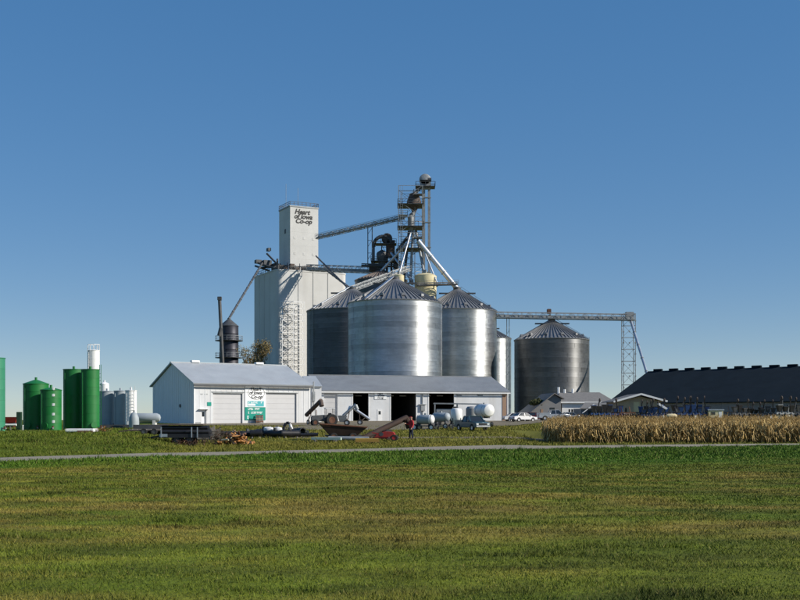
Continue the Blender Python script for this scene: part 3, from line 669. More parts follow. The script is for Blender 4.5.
grain_bin(551.5, 37, 340.5, 268, 'dark steel grain bin standing alone under the long conveyor', 30, 'galv2', lad=-20)
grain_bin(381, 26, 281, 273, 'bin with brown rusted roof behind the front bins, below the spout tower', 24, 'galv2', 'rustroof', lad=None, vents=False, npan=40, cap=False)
# cream hopper tanks
def cream_tank(px, Rpx, ytop, D, label, m='cream'):
    z0 = tz(X(px, D), D); r = Rpx/F*D; H = Z(ytop, D)-z0
    t = thing('round_tank', label, 'tank', (X(px, D), D, z0), 0, 'cream tanks behind the bins')
    n = max(4, round(H/3.0)); h = H/n
    me = MB().lathe([(r-.02, 0), (r, .03), (r, h-.05), (r+.03, h-.03), (r+.03, h)], 40).mesh('wall_ring', M[m], True)
    for i in range(n):
        o = bpy.data.objects.new('wall_ring', me); COL.objects.link(o); o.parent = t; o.location = (0, 0, i*h)
    MB().lathe([(r+.05, H), (r*.7, H+r*.18), (.2, H+r*.26), (.01, H+r*.26)], 40).build('roof', m, t, smooth=True)
    MB().tube((0, 0, H+r*.2), (0, 0, H+r*.26+.8), .3, 12).build('inlet', 'steel', t); return t
cream_tank(425.5, 11, 276, 268, 'large cream round tank behind the front bin roof')
cream_tank(399, 5, 275.5, 261, 'small cream round tank left of the large cream one')

# ================================================================== TOWERS, LEGS, SPOUTS, CONVEYORS
def lattice(parent, cx, cy, w, d, z0, z1, nb, r=.09, leg_m='steel', br_m='steel', rot=0.0, br=None):
    T = Matrix.Translation((cx, cy, 0)) @ Matrix.Rotation(rot, 4, 'Z'); c = [(-w/2,-d/2),(w/2,-d/2),(w/2,d/2),(-w/2,d/2)]
    for p in c: MB().beam(T @ Vector((*p, z0)), T @ Vector((*p, z1)), r*2).build('leg', leg_m, parent, world=True)
    mb = MB(); hb = (z1-z0)/nb; br = br or r*1.3
    for k in range(nb+1):
        z = z0+k*hb
        for i in range(4):
            a, b = c[i], c[(i+1) % 4]
            if k > 0: mb.beam(T @ Vector((*a, z)), T @ Vector((*b, z)), br)
            if k < nb:
                if k % 2: a, b = b, a
                mb.beam(T @ Vector((*a, z)), T @ Vector((*b, z+hb)), br*.8)
    mb.build('bracing', br_m, parent, world=True)
def platform(parent, cx, cy, w, d, z, m='darksteel', rail=True):
    MB().cbox((cx, cy, z), (w, d, .14)).build('platform', m, parent, world=True)
    if rail: railing([(cx-w/2,cy-d/2,z),(cx+w/2,cy-d/2,z),(cx+w/2,cy+d/2,z),(cx-w/2,cy+d/2,z),(cx-w/2,cy-d/2,z)], parent, 1.1, 1.3, .045, m, world=True)
DT, DO = 272.5, 276.5
tw = thing('support_tower', 'tallest steel lattice support tower with platforms behind the bins', 'tower', (X(410.5, DT), DT, 2.0))
zt = Z(188, DT); lattice(tw, X(410.5, DT), DT, 5.9, 5.9, 2, zt, 15, .09, br=.1)
lattice(tw, X(408, DT), DT+.6, 3.4, 3.0, 2, Z(192, DT), 19, .07, br=.08)
for yy in (206, 228, 250): platform(tw, X(410.5, DT), DT, 6.4, 6.4, Z(yy, DT))
for k, yy in enumerate((196, 217, 239)): platform(tw, X(403 if k % 2 else 418, DT), DT-1.5, 2.2, 2.6, Z(yy, DT), 'steel')
mb = MB(); cx, cz_ = X(414, DT), Z(203, DT)          # distributor
mb.lathe([(.2, 2.6), (1.1, 2.2), (1.7, .6), (1.9, -.6), (1.0, -1.2), (.3, -2.6)], 20, (cx, DT, cz_)); mb.build('distributor', 'rustgrey', tw, world=True, smooth=True)
mb = MB(); mb.lathe([(.3, 1.6), (.8, 1.2), (.8, -1.0), (.3, -2.5)], 14, (X(411, DT), DT-.5, Z(222, DT))); mb.build('valve_housing', 'steel', tw, world=True, smooth=True)
mb = MB(); mb.tube((cx, DT, cz_-2.4), (X(411, DT), DT-.4, Z(216, DT)), .5); mb.build('drop_pipe', 'steel', tw, world=True)
mb = MB(); a_ = Vector((X(399, DT)+.3, DT-3.2, 0)); 
for k in range(90): mb.beam(a_+Vector((0, 0, 4+k*.6)), a_+Vector((.6, 0, 4+k*.6)), .04)
for q in (0, .6): mb.beam(a_+Vector((q, 0, 3)), a_+Vector((q, 0, zt)), .06)
mb.build('ladder', 'steel', tw, world=True)
# bucket elevator leg: twin trunks with head
DL = 274
lg = thing('bucket_elevator', 'tall bucket elevator leg with round head, highest point beside the lattice tower', 'bucket elevator', (X(426.5, DL), DL, 2.0))
zh = Z(184, DL)
for dx in (-.65, .65): MB().cbox((X(426.5, DL)+dx, DL, (2+zh)/2), (.62, .75, zh-2)).build('trunk', 'steel', lg, world=True)
mb = MB(); hc = (X(425, DL), DL-.6, zh+1.0); mb.lathe([(.01, 0), (1.25, 0), (1.45, .15), (1.45, 1.05), (1.25, 1.2), (.01, 1.2)], 22, hc, 'Y'); mb.build('head_housing', 'steel', lg, world=True, smooth=True)
MB().cbox((X(425.5, DL), DL, zh-.2), (2.6, 1.2, 2.2)).build('head_base', 'steel', lg, world=True)
MB().tube((X(430, DL)-.6, DL-1.2, zh+.8), (X(430, DL)+.3, DL-1.2, zh+.8), .5, 14).build('drive_motor', 'darksteel', lg, world=True)
platform(lg, X(425.3, DL), DL-.2, 4.8, 3.8, zh-.9)
mb = MB(); mb.tube((X(421.5, DL), DL, zh-.6), (X(414.5, DT), DT, cz_+2.3), .42, 12); mb.build('discharge_spout', 'darksteel', lg, world=True)
mb = MB()
for k in range(9): zz = 8+k*6.2; mb.beam((X(426.5, DL), DL, zz), (X(416, DT), DT, zz), .1); mb.cbox((X(426.5, DL), DL, zz), (2.2, 1.0, .18))
mb.build('trunk_ties', 'steel', lg, world=True)
MB().cbox((X(426.5, DL), DL, 2.9), (3, 1.6, 1.8)).build('boot', 'steel', lg, world=True)
# spouts: each its own thing
def spout(p, q, r, label, m='spout', collar=True, grp='grain spouts from the tower'):
    t = thing('grain_spout', label, 'spout', tuple(q), 0, grp); p, q = Vector(p), Vector(q)
    MB().tube(p, q, r, 12).build('pipe', m, t, world=True, smooth=True)
    d = (q-p); L_ = d.length; d.normalize()
    for k in range(1, int(L_/5)+1): c = p+d*(k*5-.1); MB().tube(c, c+d*.18, r*1.25, 12).build('flange', 'steel', t, world=True)
    MB().tube(q-d*.2, q+Vector((0, 0, -.9)), r*1.1, 10).build('outlet', 'steel', t, world=True)
ds = P(412, 229, DT)
spout(P(418, 241, DT-3.5), P(457, 288.5, 268.5), .62, 'thick spout running down to the right bin peak', 'spout')
spout(P(410, 240, DT-3), P(377, 275.5, 272), .33, 'pale spout running down left from the tower to the shaded bin')
spout(P(391, 253, DO-2), P(412.5, 281, 268), .32, 'pale spout crossing down right below the old leg head')
spout(P(409, 231, DT-1), P(404, 279, DT-2), .33, 'dark spout dropping steeply down the left of the tower', 'darksteel')
spout(P(413, 231, DT-1), P(410.5, 279, DT-3), .33, 'bluish spout dropping steeply down the middle of the tower', 'steel')
spout(P(407, 238, DT-2), P(397, 251, DO-2), .38, 'short dark spout between tower and old leg head', 'darksteel')
spout(P(411, 231, DT-2), P(398.5, 276, 261.5), .22, 'thin pale spout dropping from the tower to the small cream tank')
spout(P(421, 243, DT-3), P(437, 283, 266), .2, 'thin pale spout beside the thick right-hand one')
spout(P(416, 231, DT+1), P(424, 273, 268), .3, 'thin spout dropping to the large cream tank', 'steel')
spout(P(263, 262, 296), P(229.3, 318, 250), .26, 'thin dark spout from elevator roof down to the small dark bin', 'darksteel')
spout(P(326, 270, 287), P(350, 288, 257), .25, 'thin dark spout from elevator roof edge to shaded bin', 'darksteel')
spout(P(316, 256, 291), P(347, 287, 258), .2, 'thin wire-like spout from head house down towards shaded bin', 'darksteel')
# old leg with gooseneck
ol = thing('old_bucket_elevator', 'old rusty bucket elevator head with curved duct left of the lattice tower', 'bucket elevator', (X(388, DO), DO, 2))
lattice(ol, X(388, DO), DO, 3.2, 3.2, 2, Z(246, DO), 8, .1, 'darksteel', 'darksteel')
mb = MB(); mb.lathe([(.01, 0), (1.2, 0), (1.35, .2), (1.35, 1.3), (1.2, 1.5), (.01, 1.5)], 20, (X(387, DO), DO-1, Z(239, DO)), 'Y'); mb.build('head_housing', 'rustgrey', ol, world=True, smooth=True)
MB().cbox((X(391, DO), DO, Z(249, DO)), (2.0, 2.0, 4.2)).build('garner_box', 'rustgrey', ol, world=True)
for dx in (-.5, .6): MB().cbox((X(389, DO)+dx, DO, (2+Z(244, DO))/2), (.5, .6, Z(244, DO)-2)).build('trunk', 'rustgrey', ol, world=True)
mb = MB(); pc = P(383, 246, DO); rr = 2.3
for i in range(12):
    a, b = R(20+i*14), R(20+(i+1)*14); mb.tube(pc+Vector((rr*math.cos(a), -.8, rr*math.sin(a))), pc+Vector((rr*math.cos(b), -.8, rr*math.sin(b))), .45, 10)
mb.tube(pc+Vector((-rr, -.8, -.3)), pc+Vector((-rr, -.8, -4.5)), .28, 10); mb.build('gooseneck_duct', 'darksteel', ol, world=True, smooth=True)
mb = MB(); mb.lathe([(.3, -3.2), (1.3, -.6), (1.4, .8), (1.2, 1.2), (.2, 1.8)], 16, P(382, 257, DO-1)); mb.build('cyclone', 'darksteel', ol, world=True, smooth=True)
platform(ol, X(386, DO), DO, 5.2, 4, Z(244.5, DO)); platform(ol, X(386, DO), DO, 7.5, 4.5, Z(262, DO))
mb = MB(); mb.cbox(P(396, 262, DO), (1.4, 1.4, 3.5)); mb.build('transition_box', 'rustgrey', ol, world=True); MB().cbox(P(377, 268, DO), (4, 2, 1.6)).build('drive_box', 'rustgrey', ol, world=True)
def conveyor(p, q, w, h, label, m='steel', roofed=False, rail=True, grp='overhead conveyors', seg=1.9, name='overhead_conveyor'):
    p, q = Vector(p), Vector(q); t = thing(name, label, 'conveyor', tuple(p), 0, grp); d = q-p; L_ = d.length; dn = d.normalized()
    s_ = dn.cross(Vector((0, 0, 1))).normalized(); up = s_.cross(dn).normalized(); n = max(2, round(L_/seg)); mb = MB()
    cor = [s_*w/2*a+up*h/2*b for a, b in ((-1,-1),(1,-1),(1,1),(-1,1))]
    for c in cor: MB().beam(p+c, q+c, .13).build('chord', m, t, world=True)
    for k in range(n+1):
        c0 = p+d*k/n
        for i in range(4): mb.beam(c0+cor[i], c0+cor[(i+1) % 4], .08)
        if k < n:
            c1 = p+d*(k+1)/n
            for i, j in ((0, 3), (1, 2)):
                if k % 2: i, j = j, i
                mb.beam(c0+cor[i], c1+cor[j], .08)
    mb.build('truss_bracing', m, t, world=True)
    MB().beam(p+up*(-h*.12), q+up*(-h*.12), w*.55, h*.42).build('trough', m, t, world=True)
    MB().beam(p-up*h*.42+s_*w*.75, q-up*h*.42+s_*w*.75, w*.4, .06).build('walkway', m, t, world=True)
    if rail: railing([p-up*h*.42+s_*w*.95, q-up*h*.42+s_*w*.95], t, 1.1, 2.2, .03, m, world=True)
    return t
conveyor(P(317, 237.3, 292), P(404, 217, DT+1), .9, .95, 'inclined enclosed conveyor rising from head house to lattice tower')
conveyor(P(308, 267.8, 290), P(384, 270.5, 276), 1.5, 1.6, 'level conveyor bridge from elevator roof to the old leg')
conveyor(P(362, 265, 274), P(397, 266, 272), 1.0, .6, 'short dark conveyor below the old leg head', 'darksteel', rail=False)
conveyor(P(417, 284.5, 262), P(457, 283.5, 266.5), .8, .7, 'dark catwalk conveyor from cream tank to right bin peak', 'darksteel')
conveyor(P(352, 289, 257), P(408, 268.5, 268), 1.1, 1.3, 'dull grey conveyor rising over the shaded bin roof', 'steel')
conveyor(P(462, 291, 268), P(499, 315.5, 266), .7, .5, 'thin stair conveyor down the right slope of the right bin', 'steel', rail=True)
conveyor(P(494, 315, 266), P(634, 317.5, 268), 1.3, 1.5, 'long level conveyor bridge over the lone dark bin', seg=1.7)
zb_, zc_ = Z(268, 279), Z(227, 279)
sp = thing('conveyor_support', 'twin post support under the inclined conveyor', 'support', (X(370, 279), 279, zb_))
for dx in (-.55, .55): MB().beam((dx, 0, 0), (dx, 0, zc_-zb_), .22).build('post', 'darksteel', sp)
mb = MB()
for k in range(6): z_ = .6+k*1.6; mb.beam((-.55, 0, z_), (.55, 0, z_+(1.6 if k % 2 else 0)), .1)
mb.build('bracing', 'darksteel', sp)
cp = thing('conveyor_post', 'thin post holding the long conveyor beside the small bin', 'post', (X(508, 267), 267, 2.1))
for dx in (-.3, .3): MB().beam((X(508, 267)+dx, 267, 2.1), (X(508, 267)+dx, 267, Z(317, 267)), .16).build('leg', 'steel', cp, world=True)
mb = MB()
for k in range(11): mb.beam((X(508, 267)-.3, 267, 3+k*2), (X(508, 267)+.3, 267, 4+k*2), .08)
mb.build('bracing', 'steel', cp, world=True)
t2 = thing('end_tower', 'slender lattice tower at the right end of the long conveyor', 'tower', (X(628.5, 269), 269, 2.1))
lattice(t2, X(628.5, 269), 269, 2.9, 2.4, 2.1, Z(314, 269), 9, .07, br=.09)
mb = MB()
for k in range(1, 10):
    for dx in (-1.45, 0, 1.45): mb.cbox((X(628.5, 269)+dx, 267.8, 2.1+k*2.7), (.3, .3, .3))
mb.build('joint_plate', 'steel', t2, world=True)
MB().cbox((X(629, 269), 268.5, Z(315.5, 269)), (2.0, 1.4, 1.6)).build('drive_head', 'steel', t2, world=True, bevel=.1)
spout(P(630.5, 320, 267.5), P(648, 377, 251), .3, 'pale spout from the end tower to the dark-roofed storage building')
spout(P(549.5, 315, 267.5), P(550.8, 320, 268), .35, 'short drop spout onto the peak of the lone dark bin', 'darksteel')
gp = thing('inlet_gearbox', 'small dark gearbox on the conveyor above the lone bin peak', 'gearbox', tuple(P(549, 314, 267.3)))
MB().cbox(P(549, 311.5, 267.3), (1.0, 1.0, 1.2)).build('housing', 'rust', gp, world=True, bevel=.1); MB().tube(P(549, 311.5, 267.3)+Vector((0, 0, .5)), P(549, 309, 267.3), .3, 10).build('cap', 'darksteel', gp, world=True)

# ================================================================== SMALL DARK BIN AND ITS LEG, TREE
def dark_bin():
    D = 250; px = 229; z0 = 2.0; r = 9.4/F*D; H = Z(326, D)-z0
    t = thing('dark_hopper_bin', 'narrow dark bin with cone roof and catwalks above the warehouse roof', 'grain bin', (X(px, D), D, z0))
    n = 12; h = H/n; me = MB().lathe([(r, 0), (r+.02, .02), (r, .06), (r, h-.02), (r+.05, h)], 40).mesh('wall_ring', mat('blackened_steel', (.035, .037, .05), .5, .5, .15, .8, (.07, .06, .06), .5, streak=1), True)
    for i in range(n):
        o = bpy.data.objects.new('wall_ring', me); COL.objects.link(o); o.parent = t; o.location = (0, 0, i*h)
    MB().lathe([(r+.1, H-.05), (.35, H+1.55), (.35, H+1.8), (.01, H+1.8)], 32).build('roof', 'darksteel', t, smooth=False)
    for py in (341, 358):
        zz = Z(py, D)-z0; MB().lathe([(r+.03, zz), (r+1.0, zz), (r+1.0, zz+.1), (r+.03, zz+.1)], 32).build('catwalk', 'darksteel', t)
        mb = MB()
        for i in range(20):
            a = 2*math.pi*i/20; b = 2*math.pi*(i+1)/20; p = Vector((math.cos(a)*(r+.95), math.sin(a)*(r+.95), zz)); q = Vector((math.cos(b)*(r+.95), math.sin(b)*(r+.95), zz))
            mb.beam(p, p+Vector((0, 0, 1.1)), .06); mb.beam(p+Vector((0, 0, 1.1)), q+Vector((0, 0, 1.1)), .06); mb.beam(p+Vector((0, 0, .55)), q+Vector((0, 0, .55)), .05)
        mb.build('railing', 'steel', t)
    return t
dark_bin()
au = thing('slanted_auger_tube', 'dark slanted auger tube standing against the narrow dark bin', 'auger', (X(225, 246), 246, 2.0))
MB().tube((X(225.5, 246), 246, 2.0), P(219.5, 298, 246), .38, 12).build('tube', 'darksteel', au, world=True, smooth=True)
MB().cbox(P(219.6, 298.5, 246), (.9, .9, .8)).build('head_box', 'darksteel', au, world=True, bevel=.05)
MB().tube(P(221, 328, 245.5), P(219, 336, 245.5), .45, 10).build('motor', 'darksteel', au, world=True)

def leaf_cloud(centres, n, size, seed):
    r = np.random.default_rng(seed); c = np.array([q[:3] for q in centres]); rad = np.array([q[3] for q in centres])
    k = r.choice(len(c), n, p=(rad**2)/(rad**2).sum()); d = r.normal(size=(n, 3)); d /= np.linalg.norm(d, axis=1)[:, None]
    p = c[k]+d*(rad[k]*r.uniform(.35, 1.05, n)**.6)[:, None]
    a = r.normal(size=(n, 3)); a /= np.linalg.norm(a, axis=1)[:, None]; b = np.cross(a, r.normal(size=(n, 3))); b /= np.linalg.norm(b, axis=1)[:, None]
    s_ = (size*r.uniform(.6, 1.3, n))[:, None]
    v = np.stack([p-a*s_, p+b*s_*.5, p+a*s_, p-b*s_*.5], 1).reshape(-1, 3); return v
def tree(x, y, h, w, label, leafm, nleaf, seed, bare=.5):
    z0 = tz(x, y)-.1; t = thing('tree', label, 'tree', (x, y, z0), 0); r = random.Random(seed); mb = MB(); tips = []
    def branch(p, d, L_, rad, lv):
        q = p+d*L_; mb.tube(p, q, rad, 6, rad*.6, caps=False)
        if lv == 0: tips.append(q); return
        for k in range(r.choice((3, 4))):
            dd = (d+Vector((r.uniform(-1, 1)*w, r.uniform(-1, 1)*w, r.uniform(-.1, .7)))).normalized(); branch(p+d*L_*r.uniform(.55, 1), dd, L_*r.uniform(.6, .8), rad*.55, lv-1)
    branch(Vector((0, 0, 0)), Vector((.03, 0, 1)), h*.42, h*.02, 3); mb.build('trunk', 'bark', t, smooth=True)
    v = leaf_cloud([(*q, h*.075*r.uniform(.6, 1.3)) for q in tips if r.random() > bare], nleaf, .16, seed); mb = MB()
    f = [(i*4, i*4+1, i*4+2, i*4+3) for i in range(nleaf)]
    me = bpy.data.meshes.new('crown'); me.from_pydata(v.tolist(), [], f); me.materials.append(M[leafm]); o = bpy.data.objects.new('crown', me); COL.objects.link(o); o.parent = t
    return t
tree(X(256, 240), 240, 16.6, .2, 'tan-leaved tree rising in front of the elevator shaded side', 'leafdry', 5200, 4, .25)
tree(X(247, 244), 244, 15.2, .14, 'nearly bare tree beside the tan-leaved one', 'leafdry', 1500, 11, .55)
tree(X(538, 206), 206, 4.6, .8, 'small olive brown tree left of the office roof', 'leafgreen', 4200, 15, .1)

# ================================================================== GREEN TANKS, WHITE SILOS AT LEFT
rnd_t = random.Random(2)
def steel_tank(px, Rpx, ytop, D, label, m, cone=.28, n=5, grp='green tanks at the left', ladder=None, name='storage_tank', dome=False, ybase=None, cap=True, wall_h=None):
    r = Rpx/F*D; z0 = tz(X(px, D), D)-.02; H = Z(ytop, D)-z0; h = H/n
    t = thing(name, label, 'tank', (X(px, D), D, z0), 0, grp)
    me = MB().lathe([(r, 0), (r, h-.03), (r+.012, h-.025), (r+.012, h)], 56).mesh('wall_ring', M[m], True)
    for i in range(n):
        o = bpy.data.objects.new('wall_ring', me); COL.objects.link(o); o.parent = t; o.location = (0, 0, i*h)
    if dome: prof = [(r+.03, H-.02)]+[(r*math.cos(a), H+r*.55*math.sin(a)) for a in np.linspace(0, 1.55, 9)]
    else: prof = [(r+.05, H-.04), (r+.05, H+.02), (.2, H+r*cone), (.01, H+r*cone)]
    MB().lathe(prof, 40).build('roof', m, t, smooth=True)
    if cap: MB().tube((0, 0, H+r*(cone if not dome else .5)-.05), (0, 0, H+r*(cone if not dome else .5)+.25), .12, 10).build('vent', m, t)
    if ladder is not None:
        a = R(ladder); c, s_ = math.cos(a), math.sin(a); e = Vector((-s_, c, 0))*.22; b = Vector((c*(r+.12), s_*(r+.12), 0)); mb = MB()
        for sg_ in (-1, 1): mb.beam(b+e*sg_, b+e*sg_+Vector((0, 0, H+.5)), .045)
        for i in range(int(H/.35)): mb.beam(b-e+Vector((0, 0, i*.35)), b+e+Vector((0, 0, i*.35)), .035)
        mb.build('ladder', 'whitepaint' if m != 'green' else m, t)
    MB().lathe([(r+.18, -.25), (r+.18, .06), (r-.1, .06)], 40).build('base_slab', 'concrete', t)
    a = R(-90+rnd_t.uniform(-20, 40)); mw = MB().tube((math.cos(a)*(r-.05), math.sin(a)*(r-.05), .55), (math.cos(a)*(r+.1), math.sin(a)*(r+.1), .55), .26, 16).build('manway', m, t)
    MB().tube((math.cos(a)*(r+.1), math.sin(a)*(r+.1), .55), (math.cos(a)*(r+.13), math.sin(a)*(r+.13), .55), .3, 16).build('cover_plate', m, mw)
    a += .7; e0 = Vector((math.cos(a), math.sin(a), 0)); MB().tube(e0*(r-.05)+Vector((0, 0, .3)), e0*(r+.45)+Vector((0, 0, .3)), .07, 10).build('outlet_pipe', 'steel', t); MB().cbox(e0*(r+.3)+Vector((0, 0, .36)), (.16, .16, .3)).build('valve', 'rust', t)
    a = R(-90-35); e0 = Vector((math.cos(a), math.sin(a), 0))*(r+.07); MB().tube(e0, e0+Vector((0, 0, H-.1)), .035, 8).build('fill_pipe', m, t)
    return t
steel_tank(73.8, 10.2, 369.5, 109.3, 'tall dark green tank in shade, left half of the tallest green pair', 'green', .06, 7)
steel_tank(90.3, 8.9, 369.5, 108, 'tall bright green tank, right one of the tallest green pair', 'green', .06, 7, ladder=35)
tk = steel_tank(36, 12.3, 384, 106.5, 'dark green tank with a shallow cone roof, left of the short bright one', 'green', .33, 6)
tk = steel_tank(51, 10.2, 390, 104.6, 'short green tank with a column of white marks on its side', 'green', .24, 5)
mb = MB(); r_ = 10.2/F*104
for k, zz in enumerate((4.0, 3.4, 2.5, 1.6, .9)):
    for dx in (0, .16):
        a = R(-90+28)+dx*.5; mb.cbox((math.cos(a)*(r_+.02), math.sin(a)*(r_+.02), zz+.1*dx), (.16, .06, .24))
mb.build('white_mark', 'whitepaint', tk)
steel_tank(-9, 13.4, 358, 100, 'pale mint green tank cut off by the left edge', 'mint', .05, 7, grp='green tanks at the left')
wsg = 'white silos behind the green tanks'
t_ = steel_tank(93.7, 5.8, 350.5, 150, 'tallest thin white silo behind the tallest green pair', 'whitepaint', .2, 9, wsg, cap=False, ladder=-120)
D_ = 150; r_ = 5.8/F*D_; zt_ = Z(350.5, D_)-t_.location.z; mb = MB()
for i in range(10):
    a, b = 2*math.pi*i/10, 2*math.pi*(i+1)/10; p = Vector((r_*math.cos(a), r_*math.sin(a), zt_)); q = Vector((r_*math.cos(b), r_*math.sin(b), zt_))
    mb.beam(p, p+Vector((0, 0, .8)), .06); mb.beam(p+Vector((0, 0, .8)), q+Vector((0, 0, .8)), .06)
mb.build('railing', 'whitepaint', t_)
steel_tank(104.5, 4.4, 384.5, 145, 'small domed white silo right of the tallest green pair', 'whitepaint', .2, 5, wsg, dome=True)
steel_tank(131, 5.6, 390.5, 124, 'bright white silo at the right end of the tank row', 'whitepaint', .15, 5, wsg, ladder=-60)
steel_tank(107, 7.2, 391.5, 126.2, 'tank coloured grey-teal for shade, nearest to the tallest green pair', 'greyshade', .12, 5, wsg)
steel_tank(120.5, 6.4, 391, 125.2, 'tank coloured grey-teal for shade, between another such tank and the white silo', 'greyshade', .12, 5, wsg)
# low tank farm hut and horizontal tank
ht = thing('horizontal_tank', 'low horizontal tank coloured bluish grey for shade, left of the warehouse', 'tank', (X(146, 140), 140, tz(X(146,140), 140)))
rr_ = 4.6/F*140; mb = MB(); c0 = P(138, 422, 140); c0.z = ht.location.z+.5+rr_
mb.lathe([(.01, -1.9), (rr_*.7, -1.75), (rr_, -1.4), (rr_, 1.4), (rr_*.7, 1.75), (.01, 1.9)], 28, (X(146, 140), 140, c0.z), 'X'); mb.build('shell', 'greyshade', ht, world=True, smooth=True)
for dx in (-1.1, 1.1): MB().cbox((X(146, 140)+dx, 140, ht.location.z+.4), (.35, 1.0, .8)).build('saddle', 'concrete', ht, world=True)
ht = thing('upright_round_tank', 'short grey domed tank at the foot of the bright white silo', 'tank', (X(134, 120), 120, tz(X(134,120), 120)))
mb = MB(); r_ = 5.0/F*120; mb.lathe([(r_, 0), (r_, .75), (r_*.95, 1.2), (r_*.6, 1.65), (.01, 1.85)], 28, ht.location); mb.build('shell', 'greyshade', ht, world=True, smooth=True)
MB().tube(ht.location+Vector((0, 0, 1.75)), ht.location+Vector((0, 0, 2.0)), .1, 10).build('hatch', 'steel', ht, world=True)
# containment wall: dark strip at the feet
cw = thing('containment_wall', 'low dark containment wall along the feet of the white tanks', 'wall', (X(118, 121), 121, tz(X(118,121), 121)))
for k in range(6): MB().box(-3.1+k*1.25, -3.1+k*1.25+1.22, -.1, .1, -.1, .42).build('panel', 'darksteel', cw)

# left edge: white pipe on posts, dark box, red machine, white slab
z_ = tz(X(8, 102), 102)
pp = thing('white_pipe_rack', 'white pipe on short posts at the left edge', 'pipe', (X(4, 102), 102, z_))
MB().tube((-3.5, 0, .55), (1.15, 0, .6), .1, 12).build('pipe', 'whitepaint', pp, smooth=True)
for dx in (-2.6, -.9, .6): MB().cbox((dx, 0, .28), (.1, .1, .56)).build('post', 'wood', pp)
pc = thing('dark_cabinet', 'tall dark green cabinet standing left of the green tanks', 'cabinet', (X(19.3, 103), 103, tz(X(19.3,103), 103)))
MB().cbox((0, 0, .95), (.42, .42, 1.7)).build('body', 'greendark', pc, bevel=.02); MB().cbox((-.02, -.23, 1.0), (.34, .03, 1.5)).build('door', 'greendark', pc)
for dx in (-.16, .16): MB().cbox((dx, 0, .06), (.06, .3, .14)).build('foot', 'steel', pc)
for k_, dx in enumerate((.45, .7)):
    MB()
ps = thing('marker_post', 'thin white marker post right of the dark cabinet', 'post', (X(22.8, 103), 103, tz(X(22.8,103), 103)))
MB().tube((0, 0, 0), (0, 0, .55), .05, 8).build('shaft', 'whitepaint', ps); MB().tube((0, 0, .5), (0, 0, .57), .065, 8).build('cap', 'whitepaint', ps)
rm_ = thing('red_wagon', 'small red farm wagon far behind the white pipe at left', 'wagon', (X(12, 125), 125, tz(X(12,125), 125)))
MB().add([(-.55,-.6,.6),(.55,-.6,.6),(.55,.6,.6),(-.55,.6,.6),(-.85,-.8,1.25),(.85,-.8,1.25),(.85,.8,1.25),(-.85,.8,1.25)], [(0,3,2,1),(0,1,5,4),(1,2,6,5),(2,3,7,6),(3,0,4,7)]).build('hopper', 'red', rm_)
def wheel(parent, x, y, r, w, m_rim='rim', z=None):
    z = r if z is None else z
    t_ = MB().lathe([(r*.58, -w/2), (r*.93, -w/2), (r, -w*.3), (r, w*.3), (r*.93, w/2), (r*.58, w/2)], 22, (x, y, z), 'Y').build('wheel', 'rubber', parent, smooth=True)
    MB().lathe([(.01, -w*.38), (r*.3, -w*.42), (r*.57, -w*.46), (r*.6, -w*.2), (r*.6, w*.2), (r*.57, w*.46), (r*.3, w*.42), (.01, w*.38)], 18, (x, y, z), 'Y').build('rim', m_rim, t_, smooth=True)
    return t_
for x_ in (-.55, .55):
    for y_ in (-.7, .7): wheel(rm_, x_, y_, .32, .2, 'red')
MB().box(-.7, .7, -.08, .08, .48, .6).build('chassis', 'darksteel', rm_); MB().beam((-.7, 0, .45), (-1.6, 0, .3), .08).build('drawbar', 'darksteel', rm_)

# ================================================================== DARK-ROOFED STORAGE BUILDING AT RIGHT
d_ = Vector((.73, -.68, 0)).normalized(); aR = math.atan2(d_.y, d_.x)
Pr = P(650, 372, 250); nrm = Vector((d_.y, -d_.x, 0))    # towards the camera side (left-front)
nrm = Vector((-.68, -.73, 0)).normalized(); run = 17.2; zg = 2.05
o0 = Vector((Pr.x, Pr.y, 0))+nrm*run
b4 = thing('dark_roofed_storage', 'long low storage building with dark blue roof at the right', 'storage building', (o0.x, o0.y, zg), aR)
L4 = 70.0; W4 = run*2; He4 = 3.75; Hr4 = Pr.z-zg
wall(L4, He4, [(6, 11, 0, 3.2), (30, 35, 0, 3.2)]).build('front_wall', 'greywall', b4)
for q in (6, 30): MB().box(q-.05, q+5.05, .24, .3, 0, 3.22).build('sliding_door', 'greywall', b4)
gable_wall(W4, He4, Hr4-.15, .004).build('gable_wall', 'greywall', b4); gable_wall(W4, He4, Hr4-.15, L4-.004, side=-1).build('gable_wall', 'greywall', b4)
MB().box(.3, L4-.3, W4-.3, W4, 0, He4).build('rear_wall', 'greywall', b4)
s1, s2 = gable_roof(W4, L4, He4, Hr4, .4, .2); s1.build('roof_slope', 'darkroof', b4); s2.build('roof_slope', 'darkroof', b4)
for k in range(18):
    MB().box(k*3.9+1.0, k*3.9+3.1, W4/2-.35, W4/2+.35, Hr4+.1, Hr4+.62).build('ridge_vent', 'darkroof', b4, bevel=.06)
for k in range(12):
    MB().box(2+k*6-.06, 2+k*6+.06, -.04, -.004, 0, He4-.3).build('wall_batten', 'greywall', b4)

